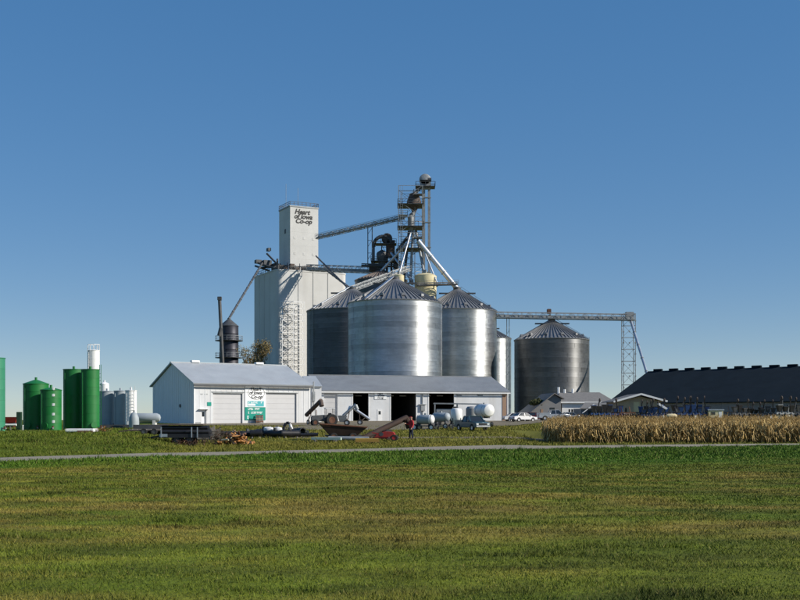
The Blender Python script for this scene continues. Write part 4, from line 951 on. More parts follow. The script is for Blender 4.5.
# ================================================================== OFFICE HOUSE AND TAN GABLE HOUSE
fo = Fr(562, 206, R(6), 2.12); Lo = fo.u(612); Wo = 11.0; Heo = fo.h(401.5, 0); Hro = fo.h(393, fo.u(580), Wo/2)
of = thing('office_house', 'low white office house with grey shingled roof below the lone bin', 'house', fo.loc(), fo.a)
wx = [(fo.u(a), fo.u(b), .9, 2.1) for a, b in ((568.5, 570.3), (571.2, 573), (579, 580.7))]
wall(Lo, Heo, wx, .25).build('front_wall', 'whitepaint', of)
for w_ in wx:
    fm = MB().box(w_[0], w_[1], .1, .14, .9, 2.1).build('window', 'glass', of); MB().box(w_[0]-.05, w_[1]+.05, -.06, -.004, .8, .9).build('sill', 'whitepaint', fm)
MB().box(0, .25, .25, Wo, 0, Heo).build('side_wall', 'shingle', of); MB().box(Lo-.25, Lo, .25, Wo, 0, Heo).build('side_wall', 'whitepaint', of); MB().box(.25, Lo-.25, Wo-.25, Wo, 0, Heo).build('rear_wall', 'whitepaint', of)
def hip(L_, W_, He_, Hr_, inset, over=.5, th=.16):
    k = (Hr_-He_)/(W_/2); e = -over; ze = He_-k*over+.15
    A, B, C, D2 = Vector((e, e, ze)), Vector((L_-e, e, ze)), Vector((L_-e, W_-e, ze)), Vector((e, W_-e, ze)); R1, R2 = Vector((inset, W_/2, Hr_+.15)), Vector((L_-inset, W_/2, Hr_+.15))
    return A, B, C, D2, R1, R2
A, B, C, D2, R1, R2 = hip(Lo, Wo, Heo, Hro, .8)
for q in ((A, B, R2, R1), (C, D2, R1, R2)): MB().add(list(q)+[v-Vector((0, 0, .14)) for v in q], [(0,1,2,3),(7,6,5,4)]+[(i, 4+i, 4+(i+1) % 4, (i+1) % 4) for i in range(4)]).build('roof_slope', 'shingle', of)
for q in ((D2, A, R1), (B, C, R2)): MB().add(list(q)+[v-Vector((0, 0, .14)) for v in q], [(0,1,2),(5,4,3)]+[(i, 3+i, 3+(i+1) % 3, (i+1) % 3) for i in range(3)]).build('roof_hip', 'shingle', of)
MB().box(A.x, B.x, A.y-.04, A.y-.003, A.z-.3, A.z-.02).build('fascia', 'whitepaint', of)
for px_, h_ in ((558, 1.1), (564, .7), (572, .8)):
    u_ = fo.u(px_, Wo/2); MB().tube((u_, Wo/2-.4, Hro-.2), (u_, Wo/2-.4, Hro+h_), .22, 10).build('roof_vent', 'whitepaint', of)
# wing with dark gable to the left of the office
fw = Fr(532, 204, R(8), 2.12)
wg = thing('office_wing', 'dark shaded wing with sloping roof at the left end of the office', 'house', fw.loc(), fw.a)
Lw = fw.u(562)-.2; Hp = fw.h(394, Lw*.82)
MB().add([(0,0,0),(Lw,0,0),(Lw,0,Hp-.9),(Lw*.75,0,Hp-.05),(0,0,1.6),(0,8,0),(Lw,8,0),(Lw,8,Hp-.9),(Lw*.75,8,Hp-.05),(0,8,1.6)], [(0,1,2,3,4),(9,8,7,6,5),(0,5,6,1),(1,6,7,2),(4,9,5,0)]).build('wall', 'greywall', wg)
for a, b in (((-.5, 1.3), (Lw*.75, Hp)), ((Lw*.75, Hp), (Lw+.5, Hp-1.0))):
    MB().add([(a[0],-.6,a[1]),(b[0],-.6,b[1]),(b[0],8.5,b[1]),(a[0],8.5,a[1]),(a[0],-.6,a[1]+.2),(b[0],-.6,b[1]+.2),(b[0],8.5,b[1]+.2),(a[0],8.5,a[1]+.2)], [(0,3,2,1),(4,5,6,7),(0,1,5,4),(1,2,6,5),(2,3,7,6),(3,0,4,7)]).build('roof_slope', 'shingle', wg)
wn_ = MB().box(Lw*.62, Lw*.78, -.05, -.004, 1.2, 2.4).build('window', 'glass', wg); MB().box(Lw*.6, Lw*.8, -.08, -.052, 1.05, 1.2).build('sill', 'whitepaint', wg)
MB().box(Lw*.3, Lw*.38, -.05, -.004, .1, 2.1).build('door', 'brown', wg)
# dark garage in front
fg = Fr(581, 196, R(4), 2.1)
gr = thing('dark_garage', 'dark low garage between the white office wall and the tan house', 'garage', fg.loc(), fg.a); Lg = fg.u(616); Hg = fg.h(403.5, Lg)
wall(Lg, Hg-.9, [(Lg*.2, Lg*.62, 0, 1.7)]).build('front_wall', 'greywall', gr); MB().box(Lg*.2-.04, Lg*.62+.04, .2, .29, 0, 1.72).build('overhead_door', 'darksteel', gr)
MB().box(0, .2, .3, 6, 0, Hg-.9).build('side_wall', 'greywall', gr); MB().box(Lg-.2, Lg, .3, 6, 0, Hg-.9).build('side_wall', 'greywall', gr)
mb = MB(); mb.add([(-.3,-.5,Hg-1.0),(Lg+.3,-.5,Hg-1.0),(Lg+.3,6.3,Hg+.15),(Lg*.35,6.3,Hg+.15),(-.3,-.5,Hg-.85),(Lg+.3,-.5,Hg-.85),(Lg+.3,6.3,Hg+.3),(Lg*.35,6.3,Hg+.3)], [(0,3,2,1),(4,5,6,7),(0,1,5,4),(1,2,6,5),(2,3,7,6),(3,0,4,7)]); mb.build('roof', 'shingle', gr)
MB().beam((Lg*.02, -.4, 1.3), (Lg*.36, -.4, Hg-.1), .16).build('barge_board', 'whitepaint', gr)
# tan gable-front house
ft = Fr(616, 186, R(0), 2.08); Lt = ft.u(662.5); pk = ft.u(640); Hpk = ft.h(394.3, pk); Hel = ft.h(401, 0)
th = thing('tan_gable_house', 'tan gable-fronted house with white roof trim in front of the dark roof', 'house', ft.loc(), ft.a)
holes = [(ft.u(633.5), ft.u(640), 0, ft.h(401.5, pk)), (ft.u(625), ft.u(627), 1.2, 2.2), (ft.u(651), ft.u(654), 1.2, 2.2)]
wall(Lt-.6, Hel-.1, holes, .25, .3).build('front_wall', 'tan', th)
MB().prism([(.3, Hel-.1), (Lt-.3, Hel-.1), (pk, Hpk-.35)], .005, .25).build('gable_infill', 'tan', th)
MB().box(holes[0][0], holes[0][1], .1, .16, 0, holes[0][3]).build('garage_door', 'cream', th)
for h_ in holes[1:]:
    w_ = MB().box(h_[0], h_[1], .1, .14, h_[2], h_[3]).build('window', 'glass', th); MB().box(h_[0]-.06, h_[1]+.06, -.05, -.004, h_[2]-.1, h_[2]).build('sill', 'whitepaint', w_)
MB().box(.3, .55, .26, 10, 0, Hel-.1).build('side_wall', 'tan', th); MB().box(Lt-.55, Lt-.3, .26, 10, 0, Hel-.1).build('side_wall', 'tan', th); MB().box(.3, Lt-.3, 10, 10.2, 0, Hel-.1).build('rear_wall', 'tan', th)
kk = (Hpk-Hel)/pk
for a, b in (((-.6, Hel-.6*kk), (pk, Hpk)), ((pk, Hpk), (Lt+.6, Hpk-(Lt+.6-pk)*kk))):
    MB().add([(a[0],-1,a[1]),(b[0],-1,b[1]),(b[0],10.5,b[1]),(a[0],10.5,a[1]),(a[0],-1,a[1]+.15),(b[0],-1,b[1]+.15),(b[0],10.5,b[1]+.15),(a[0],10.5,a[1]+.15)], [(0,3,2,1),(4,5,6,7),(0,1,5,4),(1,2,6,5),(2,3,7,6),(3,0,4,7)]).build('roof_slope', 'shingle', th)
    MB().beam((a[0], -1.03, a[1]+.02), (b[0], -1.03, b[1]+.02), .05, .3).build('barge_board', 'whitepaint', th)

# ================================================================== VEHICLES
def wheels4(t, xf, xr, tr, r, w):
    for x_ in (xf, xr):
        for s_ in (-1, 1): wheel(t, x_, s_*tr, r, w)
def prof_body(poly, W, arches, ar):
    # side profile with round wheel arches, extruded across the width
    pts = []
    for (x, z) in poly: pts.append((x, z))
    low = min(p[1] for p in poly); xs_ = [p[0] for p in poly]
    bot = []
    for c in sorted(arches):
        for k in range(9): a = math.pi-math.pi*k/8; bot.append((c+ar*math.cos(a), low+max(0, ar*math.sin(a)-.02)))
    return MB().prism(pts+bot[::-1] if False else [*bot, *pts], -W/2, W/2)
def sedan(name, label, m, loc, rz, cat='car', wagon=False, grp='cars by the office'):
    t = thing(name, label, cat, loc, rz, grp); L_, W = 4.7, 1.78
    # body runs along +X (front)
    top = [(2.3, .32), (2.35, .55), (2.25, .72), (1.1, .9), (-1.75 if not wagon else -2.2, .95), (-2.3, .88), (-2.35, .5), (-2.28, .32)]
    prof_body(top, W, (-1.4, 1.42), .36).build('body', m, t, bevel=.05, smooth=True)
    rx = -1.55 if not wagon else -2.15
    lo = [(1.15, .9), (rx-.1, .93)]; hi = [(.35, 1.42), (rx+.55 if not wagon else rx+.2, 1.40)]
    def cabin(s, grow, z0=0, z1=0): 
        a, b = W/2*.96+grow, W/2*.74+grow
        return MB().add([(lo[0][0]+grow,-a,lo[0][1]+z0),(lo[0][0]+grow,a,lo[0][1]+z0),(lo[1][0]-grow,a,lo[1][1]+z0),(lo[1][0]-grow,-a,lo[1][1]+z0),(hi[0][0],-b,hi[0][1]+z1),(hi[0][0],b,hi[0][1]+z1),(hi[1][0],b,hi[1][1]+z1),(hi[1][0],-b,hi[1][1]+z1)],
                        [(0,1,2,3),(4,7,6,5),(0,4,5,1),(1,5,6,2),(2,6,7,3),(3,7,4,0)])
    cabin(t, 0).build('greenhouse', 'glass', t, bevel=.04)
    MB().box(hi[1][0]-.06, hi[0][0]+.08, -W/2*.76, W/2*.76, 1.39, 1.46).build('roof', m, t, bevel=.03)
    for s_ in (-1, 1):
        for a, b in ((lo[0], hi[0]), ((-.2, .92), (-.2, 1.4)), (lo[1], hi[1])): MB().beam((a[0], s_*W/2*.965, a[1]), (b[0], s_*W/2*.755, b[1]), .07).build('pillar', m, t)
        MB().cbox((2.26, s_*.62, .62), (.12, .36, .14)).build('headlight', 'lamp', t, bevel=.02); MB().cbox((-2.32, s_*.66, .72), (.08, .3, .16)).build('tail_light', 'tail', t)
        MB().cbox((.95, s_*(W/2+.06), .98), (.12, .16, .11)).build('mirror', m, t)
    MB().cbox((2.33, 0, .42), (.1, 1.6, .16)).build('bumper', 'black', t); MB().cbox((-2.35, 0, .42), (.1, 1.6, .16)).build('bumper', 'black', t)
    wheels4(t, 1.42, -1.4, .78, .32, .2); return t
def pickup(name, label, m, loc, rz, s=1.0, cat='pickup truck', grp=None):
    t = thing(name, label, cat, loc, rz, grp); W = 1.95
    prof_body([(2.75, .4), (2.8, .7), (2.72, 1.0), (1.35, 1.12), (-2.75, 1.12), (-2.78, .45)], W, (-1.7, 1.75), .42).build('body', m, t, bevel=.05, smooth=True)
    a, b = W/2*.95, W/2*.78
    MB().add([(1.4,-a,1.1),(1.4,a,1.1),(-.75,a,1.1),(-.75,-a,1.1),(.75,-b,1.74),(.75,b,1.74),(-.6,b,1.74),(-.6,-b,1.74)], [(0,1,2,3),(4,7,6,5),(0,4,5,1),(1,5,6,2),(2,6,7,3),(3,7,4,0)]).build('cab_glass', 'glass', t, bevel=.04)
    MB().box(-.68, .82, -b-.02, b+.02, 1.72, 1.82).build('cab_roof', m, t, bevel=.04)
    for s_ in (-1, 1):
        for p, q in (((1.42, a, 1.1), (.76, b, 1.75)), ((.2, a, 1.1), (.15, b, 1.75)), ((-.76, a, 1.1), (-.61, b, 1.75))): MB().beam((p[0], s_*(p[1]+.01), p[2]), (q[0], s_*(q[1]+.01), q[2]), .09).build('pillar', m, t)
        MB().cbox((2.74, s_*.72, .78), (.1, .32, .2)).build('headlight', 'lamp', t, bevel=.02); MB().cbox((-2.77, s_*.85, .85), (.06, .14, .36)).build('tail_light', 'tail', t)
        MB().box(-2.7, -.8, s_*W/2*.97-.05, s_*W/2*.97+.05, 1.1, 1.3).build('bed_side', m, t, bevel=.02); MB().cbox((1.1, s_*(W/2+.12), 1.2), (.1, .22, .2)).build('mirror', 'black', t)
    MB().cbox((-.85, 0, 1.22), (.1, W*.9, .3)).build('bed_front', m, t); MB().cbox((-2.7, 0, 1.2), (.08, W*.92, .24)).build('tailgate', m, t)
    MB().cbox((2.82, 0, .55), (.14, 1.85, .2)).build('bumper', 'rim', t, bevel=.03); MB().cbox((2.78, 0, .8), (.06, 1.0, .24)).build('grille', 'black', t); MB().cbox((-2.82, 0, .55), (.1, 1.8, .16)).build('bumper', 'rim', t)
    wheels4(t, 1.75, -1.7, .84, .39, .25); t.scale = (s, s, s); return t
def gp_(px, D): return (X(px, D), D, tz(X(px, D), D))
pickup('pickup_truck', 'silver pickup truck parked before the office wing', 'silver', gp_(553.5, 188), R(6))
sedan('parked_car', 'white car cut by the corn-side grass, left of the maroon car', 'carwhite', gp_(516, 192), R(10))
sedan('parked_car', 'second white car, nose towards the maroon car', 'carwhite', gp_(523, 184), R(28))
sedan('parked_car', 'maroon car between white cars and silver pickup', 'maroon', gp_(536, 194), R(4), wagon=True)
sedan('parked_car', 'grey car behind the silver pickup by the office door', 'silver', gp_(567, 195), R(186))
# blue truck: cab-over-bonnet farm truck with rounded fenders
DB_ = 114
bt = pickup('blue_farm_truck', 'blue-green farm truck facing right in front of the tank trailers', 'tealpaint', gp_(472, DB_), R(-66), .86, 'truck')
# white bulk hopper on the truck's bed
hp = thing('cone_tank', 'white cone-bottom tank standing upright behind the blue-green truck cab', 'tank', gp_(456.5, 119.5))
MB().lathe([(.15, .45), (.62, 1.15), (.62, 2.1), (.5, 2.3), (.2, 2.38), (.01, 2.38)], 28).build('shell', 'whitepaint', hp, smooth=True)
for k in range(4): a = R(45+90*k); MB().beam((.62*math.cos(a), .62*math.sin(a), 0), (.62*math.cos(a), .62*math.sin(a), 1.3), .08).build('leg', 'darksteel', hp)
MB().tube((0, 0, 2.36), (0, 0, 2.46), .2, 12).build('lid', 'black', hp)
def nurse_tank(px, D, rz, label, Lt=2.9, r=.55, zc=1.18, m='whitepaint'):
    t = thing('nurse_tank_trailer', label, 'tank trailer', gp_(px, D), rz, 'white tank trailers in front of the long shed')
    MB().lathe([(.01, -Lt/2), (r*.5, -Lt/2+.05), (r*.85, -Lt/2+.18), (r, -Lt/2+.42), (r, Lt/2-.42), (r*.85, Lt/2-.18), (r*.5, Lt/2-.05), (.01, Lt/2)], 32, (0, 0, zc), 'X').build('tank', m, t, smooth=True)
    for dx in (-.8, .8): MB().cbox((dx, 0, zc-r-.02), (.18, .8, .3)).build('saddle', 'darksteel', t); MB().lathe([(r+.012, -.04), (r+.012, .04)], 32, (dx, 0, zc), 'X').build('strap', 'steel', t)
    MB().box(-1.5, 1.5, -.4, .4, .42, .52).build('chassis', 'darksteel', t); MB().beam((1.5, 0, .47), (2.5, 0, .35), .09).build('drawbar', 'darksteel', t)
    MB().tube((0, 0, zc+r-.03), (0, 0, zc+r+.16), .14, 12).build('valve', 'steel', t)
    for x_ in (-1.0, 1.0):
        for s_ in (-1, 1): wheel(t, x_, s_*.6, .33, .2, 'whitepaint')
    return t
nt1 = nurse_tank(425.5, 117, R(-28), 'grey-sided white tank trailer nearest the person in red', 2.0, .5, 1.15, 'greyshade')
MB().lathe([(.51, .55), (.51, .62), (.44, .84), (.26, .97), (.01, 1.02)], 32, (0, 0, 1.15), 'X').build('white_end_cap', 'whitepaint', nt1, smooth=True)
nurse_tank(441, 124, R(-35), 'dull grey-white tank trailer in the middle, before an open doorway', 2.3, .52, 1.35, 'greyshade')
nurse_tank(484, 140, R(-68), 'big round white tank trailer seen end-on at the right', 3.4, .82, 2.1)
# gantry frame sprayer before the door
fm = thing('sprayer_frame', 'grey steel frame machine standing before the right open doorway', 'sprayer', gp_(446, 142)); 
for x_ in (-1.5, 1.5):
    for y_ in (-.7, .7): MB().beam((x_, y_, .3), (x_*.95, y_, 3.0), .12).build('post', 'steel', fm)
MB().beam((-1.6, -.7, 3.0), (4.6, -.9, 2.9), .16).build('boom', 'steel', fm); MB().beam((-1.6, .7, 3.0), (1.6, .7, 3.0), .14).build('boom', 'steel', fm)
MB().box(-1.3, 1.0, -.6, .6, 1.3, 2.3).build('machine_body', 'steel', fm, bevel=.1); MB().box(.9, 1.45, -.55, .55, 1.2, 2.6).build('cab', 'glass', fm, bevel=.06)
for x_ in (-1.2, 1.2):
    for s_ in (-1, 1): wheel(fm, x_, s_*.95, .62, .3, 'darksteel')
dt = thing('dark_side_tank', 'dark grey upright tank left of the end-on white tank', 'tank', gp_(472, 143)); MB().lathe([(.8, .5), (.8, 2.35), (.6, 2.6), (.01, 2.65)], 24).build('shell', 'steel', dt, smooth=True)
for k in range(3): a = R(120*k); MB().beam((.7*math.cos(a), .7*math.sin(a), 0), (.7*math.cos(a), .7*math.sin(a), .7), .1).build('leg', 'darksteel', dt)

# tractor with lifted auger by the link building
def tractor(px, D, rz, label, m='darksteel'):
    t = thing('tractor', label, 'tractor', gp_(px, D), rz)
    MB().prism([(1.9, .7), (1.95, 1.15), (1.8, 1.4), (.3, 1.5), (-.2, 1.45), (-.2, .6)], -.35, .35).build('bonnet', m, t, bevel=.05)
    MB().box(-1.2, -.1, -.5, .5, .7, 1.2).build('platform', 'darksteel', t)
    for x_, y_ in ((-.1, -.55), (-.1, .55), (-1.2, -.55), (-1.2, .55)): MB().beam((x_, y_, 1.1), (x_*.95, y_*.9, 2.35), .07).build('cab_post', m, t)
    MB().box(-1.3, .05, -.6, .6, 2.33, 2.45).build('cab_roof', 'whitepaint', t, bevel=.04)
    MB().box(-.9, -.45, -.25, .25, 1.2, 1.75).build('seat', 'black', t, bevel=.05)
    MB().tube((1.2, .12, 1.45), (1.2, .12, 2.2), .05, 8).build('exhaust', 'rust', t)
    for s_ in (-1, 1): wheel(t, -.8, s_*.85, .8, .42, 'rust'); wheel(t, 1.45, s_*.65, .45, .25, 'rust')
    return t
tractor(325, 150, R(195), 'dark old tractor parked before the closed shed door')
def auger(name, label, p, q, r, m, axle, hopper=None, wr=.4, hw=1.2):
    p, q = Vector(p), Vector(q); t = thing(name, label, 'auger', (axle.x, axle.y, tz(axle.x, axle.y)))
    MB().tube(p, q, r, 14).build('tube', m, t, world=True, smooth=True); d = (q-p).normalized()
    MB().tube(q-d*.1, q+Vector((0, 0, -.9))+d*.25, r*1.15, 12).build('spout', m, t, world=True)
    s_ = d.cross(Vector((0, 0, 1))).normalized(); mid = p+(q-p)*.52; gz_ = tz(axle.x, axle.y)
    mb = MB()
    for k in (-1, 1): mb.beam(axle+s_*hw/2*k+Vector((0, 0, wr)), mid+s_*.15*k, .08); mb.beam(axle+s_*hw/2*k+Vector((0, 0, wr)), p+(q-p)*.2, .07)
    mb.beam(axle-s_*hw/2+Vector((0, 0, wr)), axle+s_*hw/2+Vector((0, 0, wr)), .09); mb.build('undercarriage', 'rustgrey', t, world=True)
    a = math.atan2(d.y, d.x)
    for k in (-1, 1):
        c = axle+s_*hw/2*k; w_ = MB().lathe([(wr*.55, -.1), (wr*.95, -.1), (wr, 0), (wr*.95, .1), (wr*.55, .1)], 18, (0, 0, 0), 'Y'); Rm = Matrix.Translation((c.x, c.y, gz_+wr)) @ Matrix.Rotation(a, 4, 'Z'); w_.v = [Rm @ v for v in w_.v]
        wo_ = w_.build('wheel', 'rubber', t, world=True, smooth=True); w2 = MB().tube(Rm @ Vector((0, -.07, 0)), Rm @ Vector((0, .07, 0)), wr*.56, 14); w2.build('rim', 'rim', wo_, world=True)
    if hopper:
        c, sx, sy, h_, hm = hopper; c = Vector(c); T_ = Matrix.Translation(c) @ Matrix.Rotation(a, 4, 'Z')
        vs = [T_ @ Vector(v) for v in ((-sx*.3,-sy*.3,0),(sx*.3,-sy*.3,0),(sx*.3,sy*.3,0),(-sx*.3,sy*.3,0),(-sx/2,-sy/2,h_),(sx/2,-sy/2,h_),(sx/2,sy/2,h_),(-sx/2,sy/2,h_))]
        MB().add(vs, [(0,3,2,1),(0,1,5,4),(1,2,6,5),(2,3,7,6),(3,0,4,7)]).build('hopper', hm, t, world=True)
    return t
def gv(px, D, dz=0): x_ = X(px, D); return Vector((x_, D, tz(x_, D)+dz))
auger('lifted_auger', 'dark auger tube slanting up behind the old tractor', P(306.5, 415, 160), P(321, 400.5, 156), .3, 'rustgrey', gv(312, 159))
auger('grey_auger', 'pale grey auger slanting down across the left open doorway', P(370, 419.5, 158), P(350, 406, 158), .2, 'spout', gv(360, 158))
auger('grey_conveyor', 'short dull elevator auger with hopper in front of the closed shed door', P(343, 416, 153), P(356, 404.5, 153), .22, 'steel', gv(347, 153), (gv(342.5, 153, .5), 1.3, 1.2, .9, 'steel'))
# rust-coloured auger in the foreground with hopper
ra = auger('rusty_auger', 'long rusty auger slanting up to the right, ending beside the person in red', P(352, 443.5, 85), P(407, 417.5, 88), .23, 'darkrust', gv(383, 87), None, .42, 1.5)
hc = thing('rusty_hopper', 'rusty open hopper trailer at the low end of the auger', 'hopper', gp_(342, 86), R(8))
MB().add([(-1.0,-.6,.45),(1.1,-.6,.35),(1.1,.6,.35),(-1.0,.6,.45),(-1.75,-.9,1.28),(1.9,-.9,1.02),(1.9,.9,1.02),(-1.75,.9,1.28)], [(0,3,2,1),(0,1,5,4),(1,2,6,5),(2,3,7,6),(3,0,4,7)]).build('tub', 'darkrust', hc)
MB().add([(-1.78,-.93,1.3),(-1.0,-.94,1.25),(-.75,-.66,.7),(-1.1,-.64,.7),(-1.78,-.9,1.3),(-1.0,-.91,1.25),(-.75,-.63,.7),(-1.1,-.61,.7)], [(0,1,2,3),(7,6,5,4),(0,4,5,1),(1,5,6,2),(2,6,7,3),(3,7,4,0)]).build('rust_red_end_panel', 'rust', hc)
for a, b in (((-1.75,-.9,1.3),(1.9,-.9,1.04)), ((-1.75,.9,1.3),(1.9,.9,1.04)), ((-1.75,-.9,1.3),(-1.75,.9,1.3))): MB().beam(a, b, .09).build('rim_rail', 'rust', hc)
MB().box(-1.3, 1.5, -.5, .5, .32, .42).build('chassis', 'darksteel', hc); MB().beam((1.4, 0, .38), (3.0, 0, .2), .1).build('drawbar', 'rustgrey', hc)
for x_ in (-.7, .8):
    for s_ in (-1, 1): wheel(hc, x_, s_*.62, .3, .18, 'rust')
ri = thing('red_implement', 'bright red mower-like implement under the auger, left of the person', 'implement', gp_(384, 85), R(-4))
MB().prism([(-.9, .35), (-.6, .75), (.1, .98), (.9, .92), (1.05, .6), (.8, .4)], -.55, .55).build('deck', 'red', ri, bevel=.04)
MB().box(-1.0, 1.0, -.5, .5, .25, .36).build('frame', 'red', ri); MB().beam((.2, 0, .6), (-1.1, 0, .85), .12).build('hitch', 'red', ri); MB().tube((-.2, -.56, .7), (-.2, -.5, .7), .2, 14).build('pulley', 'darksteel', ri)
for s_ in (-1, 1): wheel(ri, .95, s_*.5, .32, .18, 'red'); wheel(ri, -.8, s_*.4, .24, .14, 'red')
ri.scale = (.85, .85, .75)
yi = thing('yellow_header', 'low yellow header bar lying in front of the red implement', 'implement', gp_(367, 81), R(3))
MB().box(-.9, .9, -.3, .3, .12, .36).build('trough', 'yellow', yi, bevel=.04); MB().tube((-.85, -.1, .42), (.85, -.1, .42), .13, 12).build('reel', 'yellow', yi)
for k in range(10): MB().beam((-.85+k*.19, -.3, .15), (-.85+k*.19, -.62, .08), .04).build('tine', 'rust', yi)
yi.scale = (1, 1, .7)
wp = thing('white_beam', 'pale green-white beam lying in the grass below the rusty hopper', 'beam', gp_(326, 83.5), R(-12))
MB().box(-1.15, 1.2, -.16, .16, .14, .34).build('beam_body', mat('pale_green_paint', (.5, .6, .5), .6, 0, .1, 2, (.3, .32, .26), .5), wp, bevel=.02)
for x_ in (-.8, .8): MB().box(x_-.06, x_+.06, -.3, .3, 0, .135).build('block', 'wood', wp)
wp2 = thing('grey_beam', 'grey beam lying between pale beam and auger foot', 'beam', gp_(348, 84), R(-6)); MB().tube((-1.5, 0, .25), (1.6, 0, .22), .16, 12).build('pipe', 'steel', wp2, smooth=True)
for x_ in (-1.1, 1.1): MB().box(x_-.06, x_+.06, -.25, .25, 0, .09).build('block', 'wood', wp2)
# row of black pipes and bundles
rk = random.Random(21); ORD = 'first second third fourth fifth sixth seventh eighth ninth tenth eleventh twelfth thirteenth fourteenth fifteenth sixteenth'.split()
for k in range(17):
    px_ = 228+k*4.9+rk.uniform(-2, 2); D = rk.uniform(89.5, 94.5); r_ = rk.uniform(.12, .3)*(.8 if k < 5 else 1.1); Lq = rk.uniform(.7, 1.9); an = R(rk.gauss(0, 22))
    c = gv(px_, D); t = thing('black_pipe', 'length of black corrugated pipe, '+('leftmost' if k == 0 else 'rightmost' if k == 16 else ORD[k]+' from the left')+' in the dark row in the grass', 'pipe', c, an, 'black pipes lying in the grass')
    n = int(Lq/.12); prof = [(r_*(1.0 if i % 2 else .9), Lq*i/n-Lq/2) for i in range(n+1)]
    mb = MB().lathe([(r_*.78, Lq/2-.02)]*0+[(r_*.8, -Lq/2+.3), (r_*.8, -Lq/2)]+prof+[(r_*.8, Lq/2), (r_*.8, Lq/2-.3)], 16, (0, 0, r_+.09), 'X')
    sl_ = rk.uniform(-.05, .05); mb.v = [Vector((v.x, v.y, v.z+abs(sl_)*Lq/2+sl_*v.x)) for v in mb.v]; mb.build('corrugated_pipe', 'black', t, smooth=True)
    for q in (-.3, .3): MB().cbox((Lq*q, 0, .06), (.1, r_*2.6, .14)).build('timber', 'wood', t)
    if k % 3 == 1: MB().box(-.12, .12, -r_*.5, r_*.5, 2*r_+.05, 2*r_+.3).build('coupler', 'darksteel', t, bevel=.03)
for k, (px_, D, s_, lb) in enumerate(((270, 92.5, .3, 'white sack on the black pipes, left of the two'), (279, 92.2, .25, 'small white sack on the black pipes, right of the larger'),)):
    t = thing('white_sack', lb, 'sack', (X(px_, D), D-1.0, tz(X(px_, D), D)+.48), 0, 'white sacks on the dark row')
    mb = MB(); pr_ = [(.01, 0), (s_*.8, .03), (s_, .16), (s_*.85, .3), (s_*.3, .38), (.01, .39)]; mb.lathe(pr_, 14); mb.v = [Vector((v.x*1.5, v.y*.8, v.z))*(1+.08*random.uniform(-1, 1)) for v in mb.v]; mb.build('sack_body', 'whitepaint', t, smooth=True); MB().cbox((0, 0, .4), (.16, .1, .06)).build('tie', 'rust', t)
bs = thing('bent_auger_head', 'dark bent pipe with a white tip sticking up from the black row', 'pipe', gp_(287.5, 93.5))
pts_ = [(-.35, 0, .3), (-.3, 0, .85), (-.12, 0, 1.15), (.12, 0, 1.18), (.28, 0, 1.0)]
mb = MB()
for a, b in zip(pts_[:-1], pts_[1:]): mb.tube(a, b, .12, 10)
mb.build('bend', 'black', bs, smooth=True); MB().tube((.2, 0, 1.1), (.36, 0, .6), .13, 10).build('white_tip', 'whitepaint', bs); MB().box(-.6, .5, -.2, .2, 0, .32).build('base', 'black', bs)
# dark flat trailer with beams
D = 77.5; ft_ = thing('dark_flat_trailer', 'dark low flatbed trailer loaded with black beams beside the gravel road', 'trailer', gp_(186, D), R(2))
h0 = .62
MB().box(-1.7, 1.75, -.95, .95, h0, h0+.14).build('deck', 'black', ft_)
MB().box(-1.72, 1.77, -.99, -.955, h0-.12, h0+.16).build('side_rail', 'black', ft_)
for k in range(4): MB().tube((-1.65, -.7+k*.42, h0+.3), (1.7, -.7+k*.42, h0+.3), .155, 12).build('load_beam', 'black', ft_, smooth=True)
for k in range(3): MB().tube((-1.6, -.5+k*.42, h0+.58), (1.6, -.5+k*.42, h0+.58), .15, 12).build('load_beam', 'black', ft_, smooth=True)
MB().box(-1.75, 1.3, -.8, .9, h0+.76, h0+.82).build('top_sheet', 'rustgrey', ft_)
for x_ in (-1.55, .55, .95): MB().beam((x_, -1.02, h0-.1), (x_, -1.02, h0+.62), .07).build('stake', 'spout', ft_)
MB().cbox((-1.4, -1.0, h0+.05), (.55, .03, .2)).build('reflector_board', 'spout', ft_)
for x_ in (-.55, .35):
    for s_ in (-1, 1): wheel(ft_, x_, s_*.72, .33, .2, 'darksteel')
MB().beam((-1.7, 0, h0), (-3.1, 0, .42), .12).build('drawbar', 'rustgrey', ft_); MB().tube((-3.0, 0, 0), (-3.0, 0, .5), .06, 8).build('jack', 'steel', ft_)
tt = thing('low_dark_trailer', 'low grey dark trailer frame left of the loaded flatbed', 'trailer', gp_(150, 88), R(0))
MB().box(-1.6, 1.4, -.7, .7, .3, .4).build('frame', 'rustgrey', tt)
for k in range(8): MB().box(-1.55+k*.37, -1.55+k*.37+.3, -.68, .68, .404, .46).build('plank', 'wood', tt)
for s_ in (-1, 1):
    for x_ in (-.3, .5): wheel(tt, x_, s_*.8, .26, .16, 'darksteel')
MB().beam((-1.6, 0, .36), (-2.5, 0, .25), .1).build('drawbar', 'rustgrey', tt); MB().box(-1.5, 1.3, .6, .7, .47, .8).build('headboard', 'darksteel', tt)
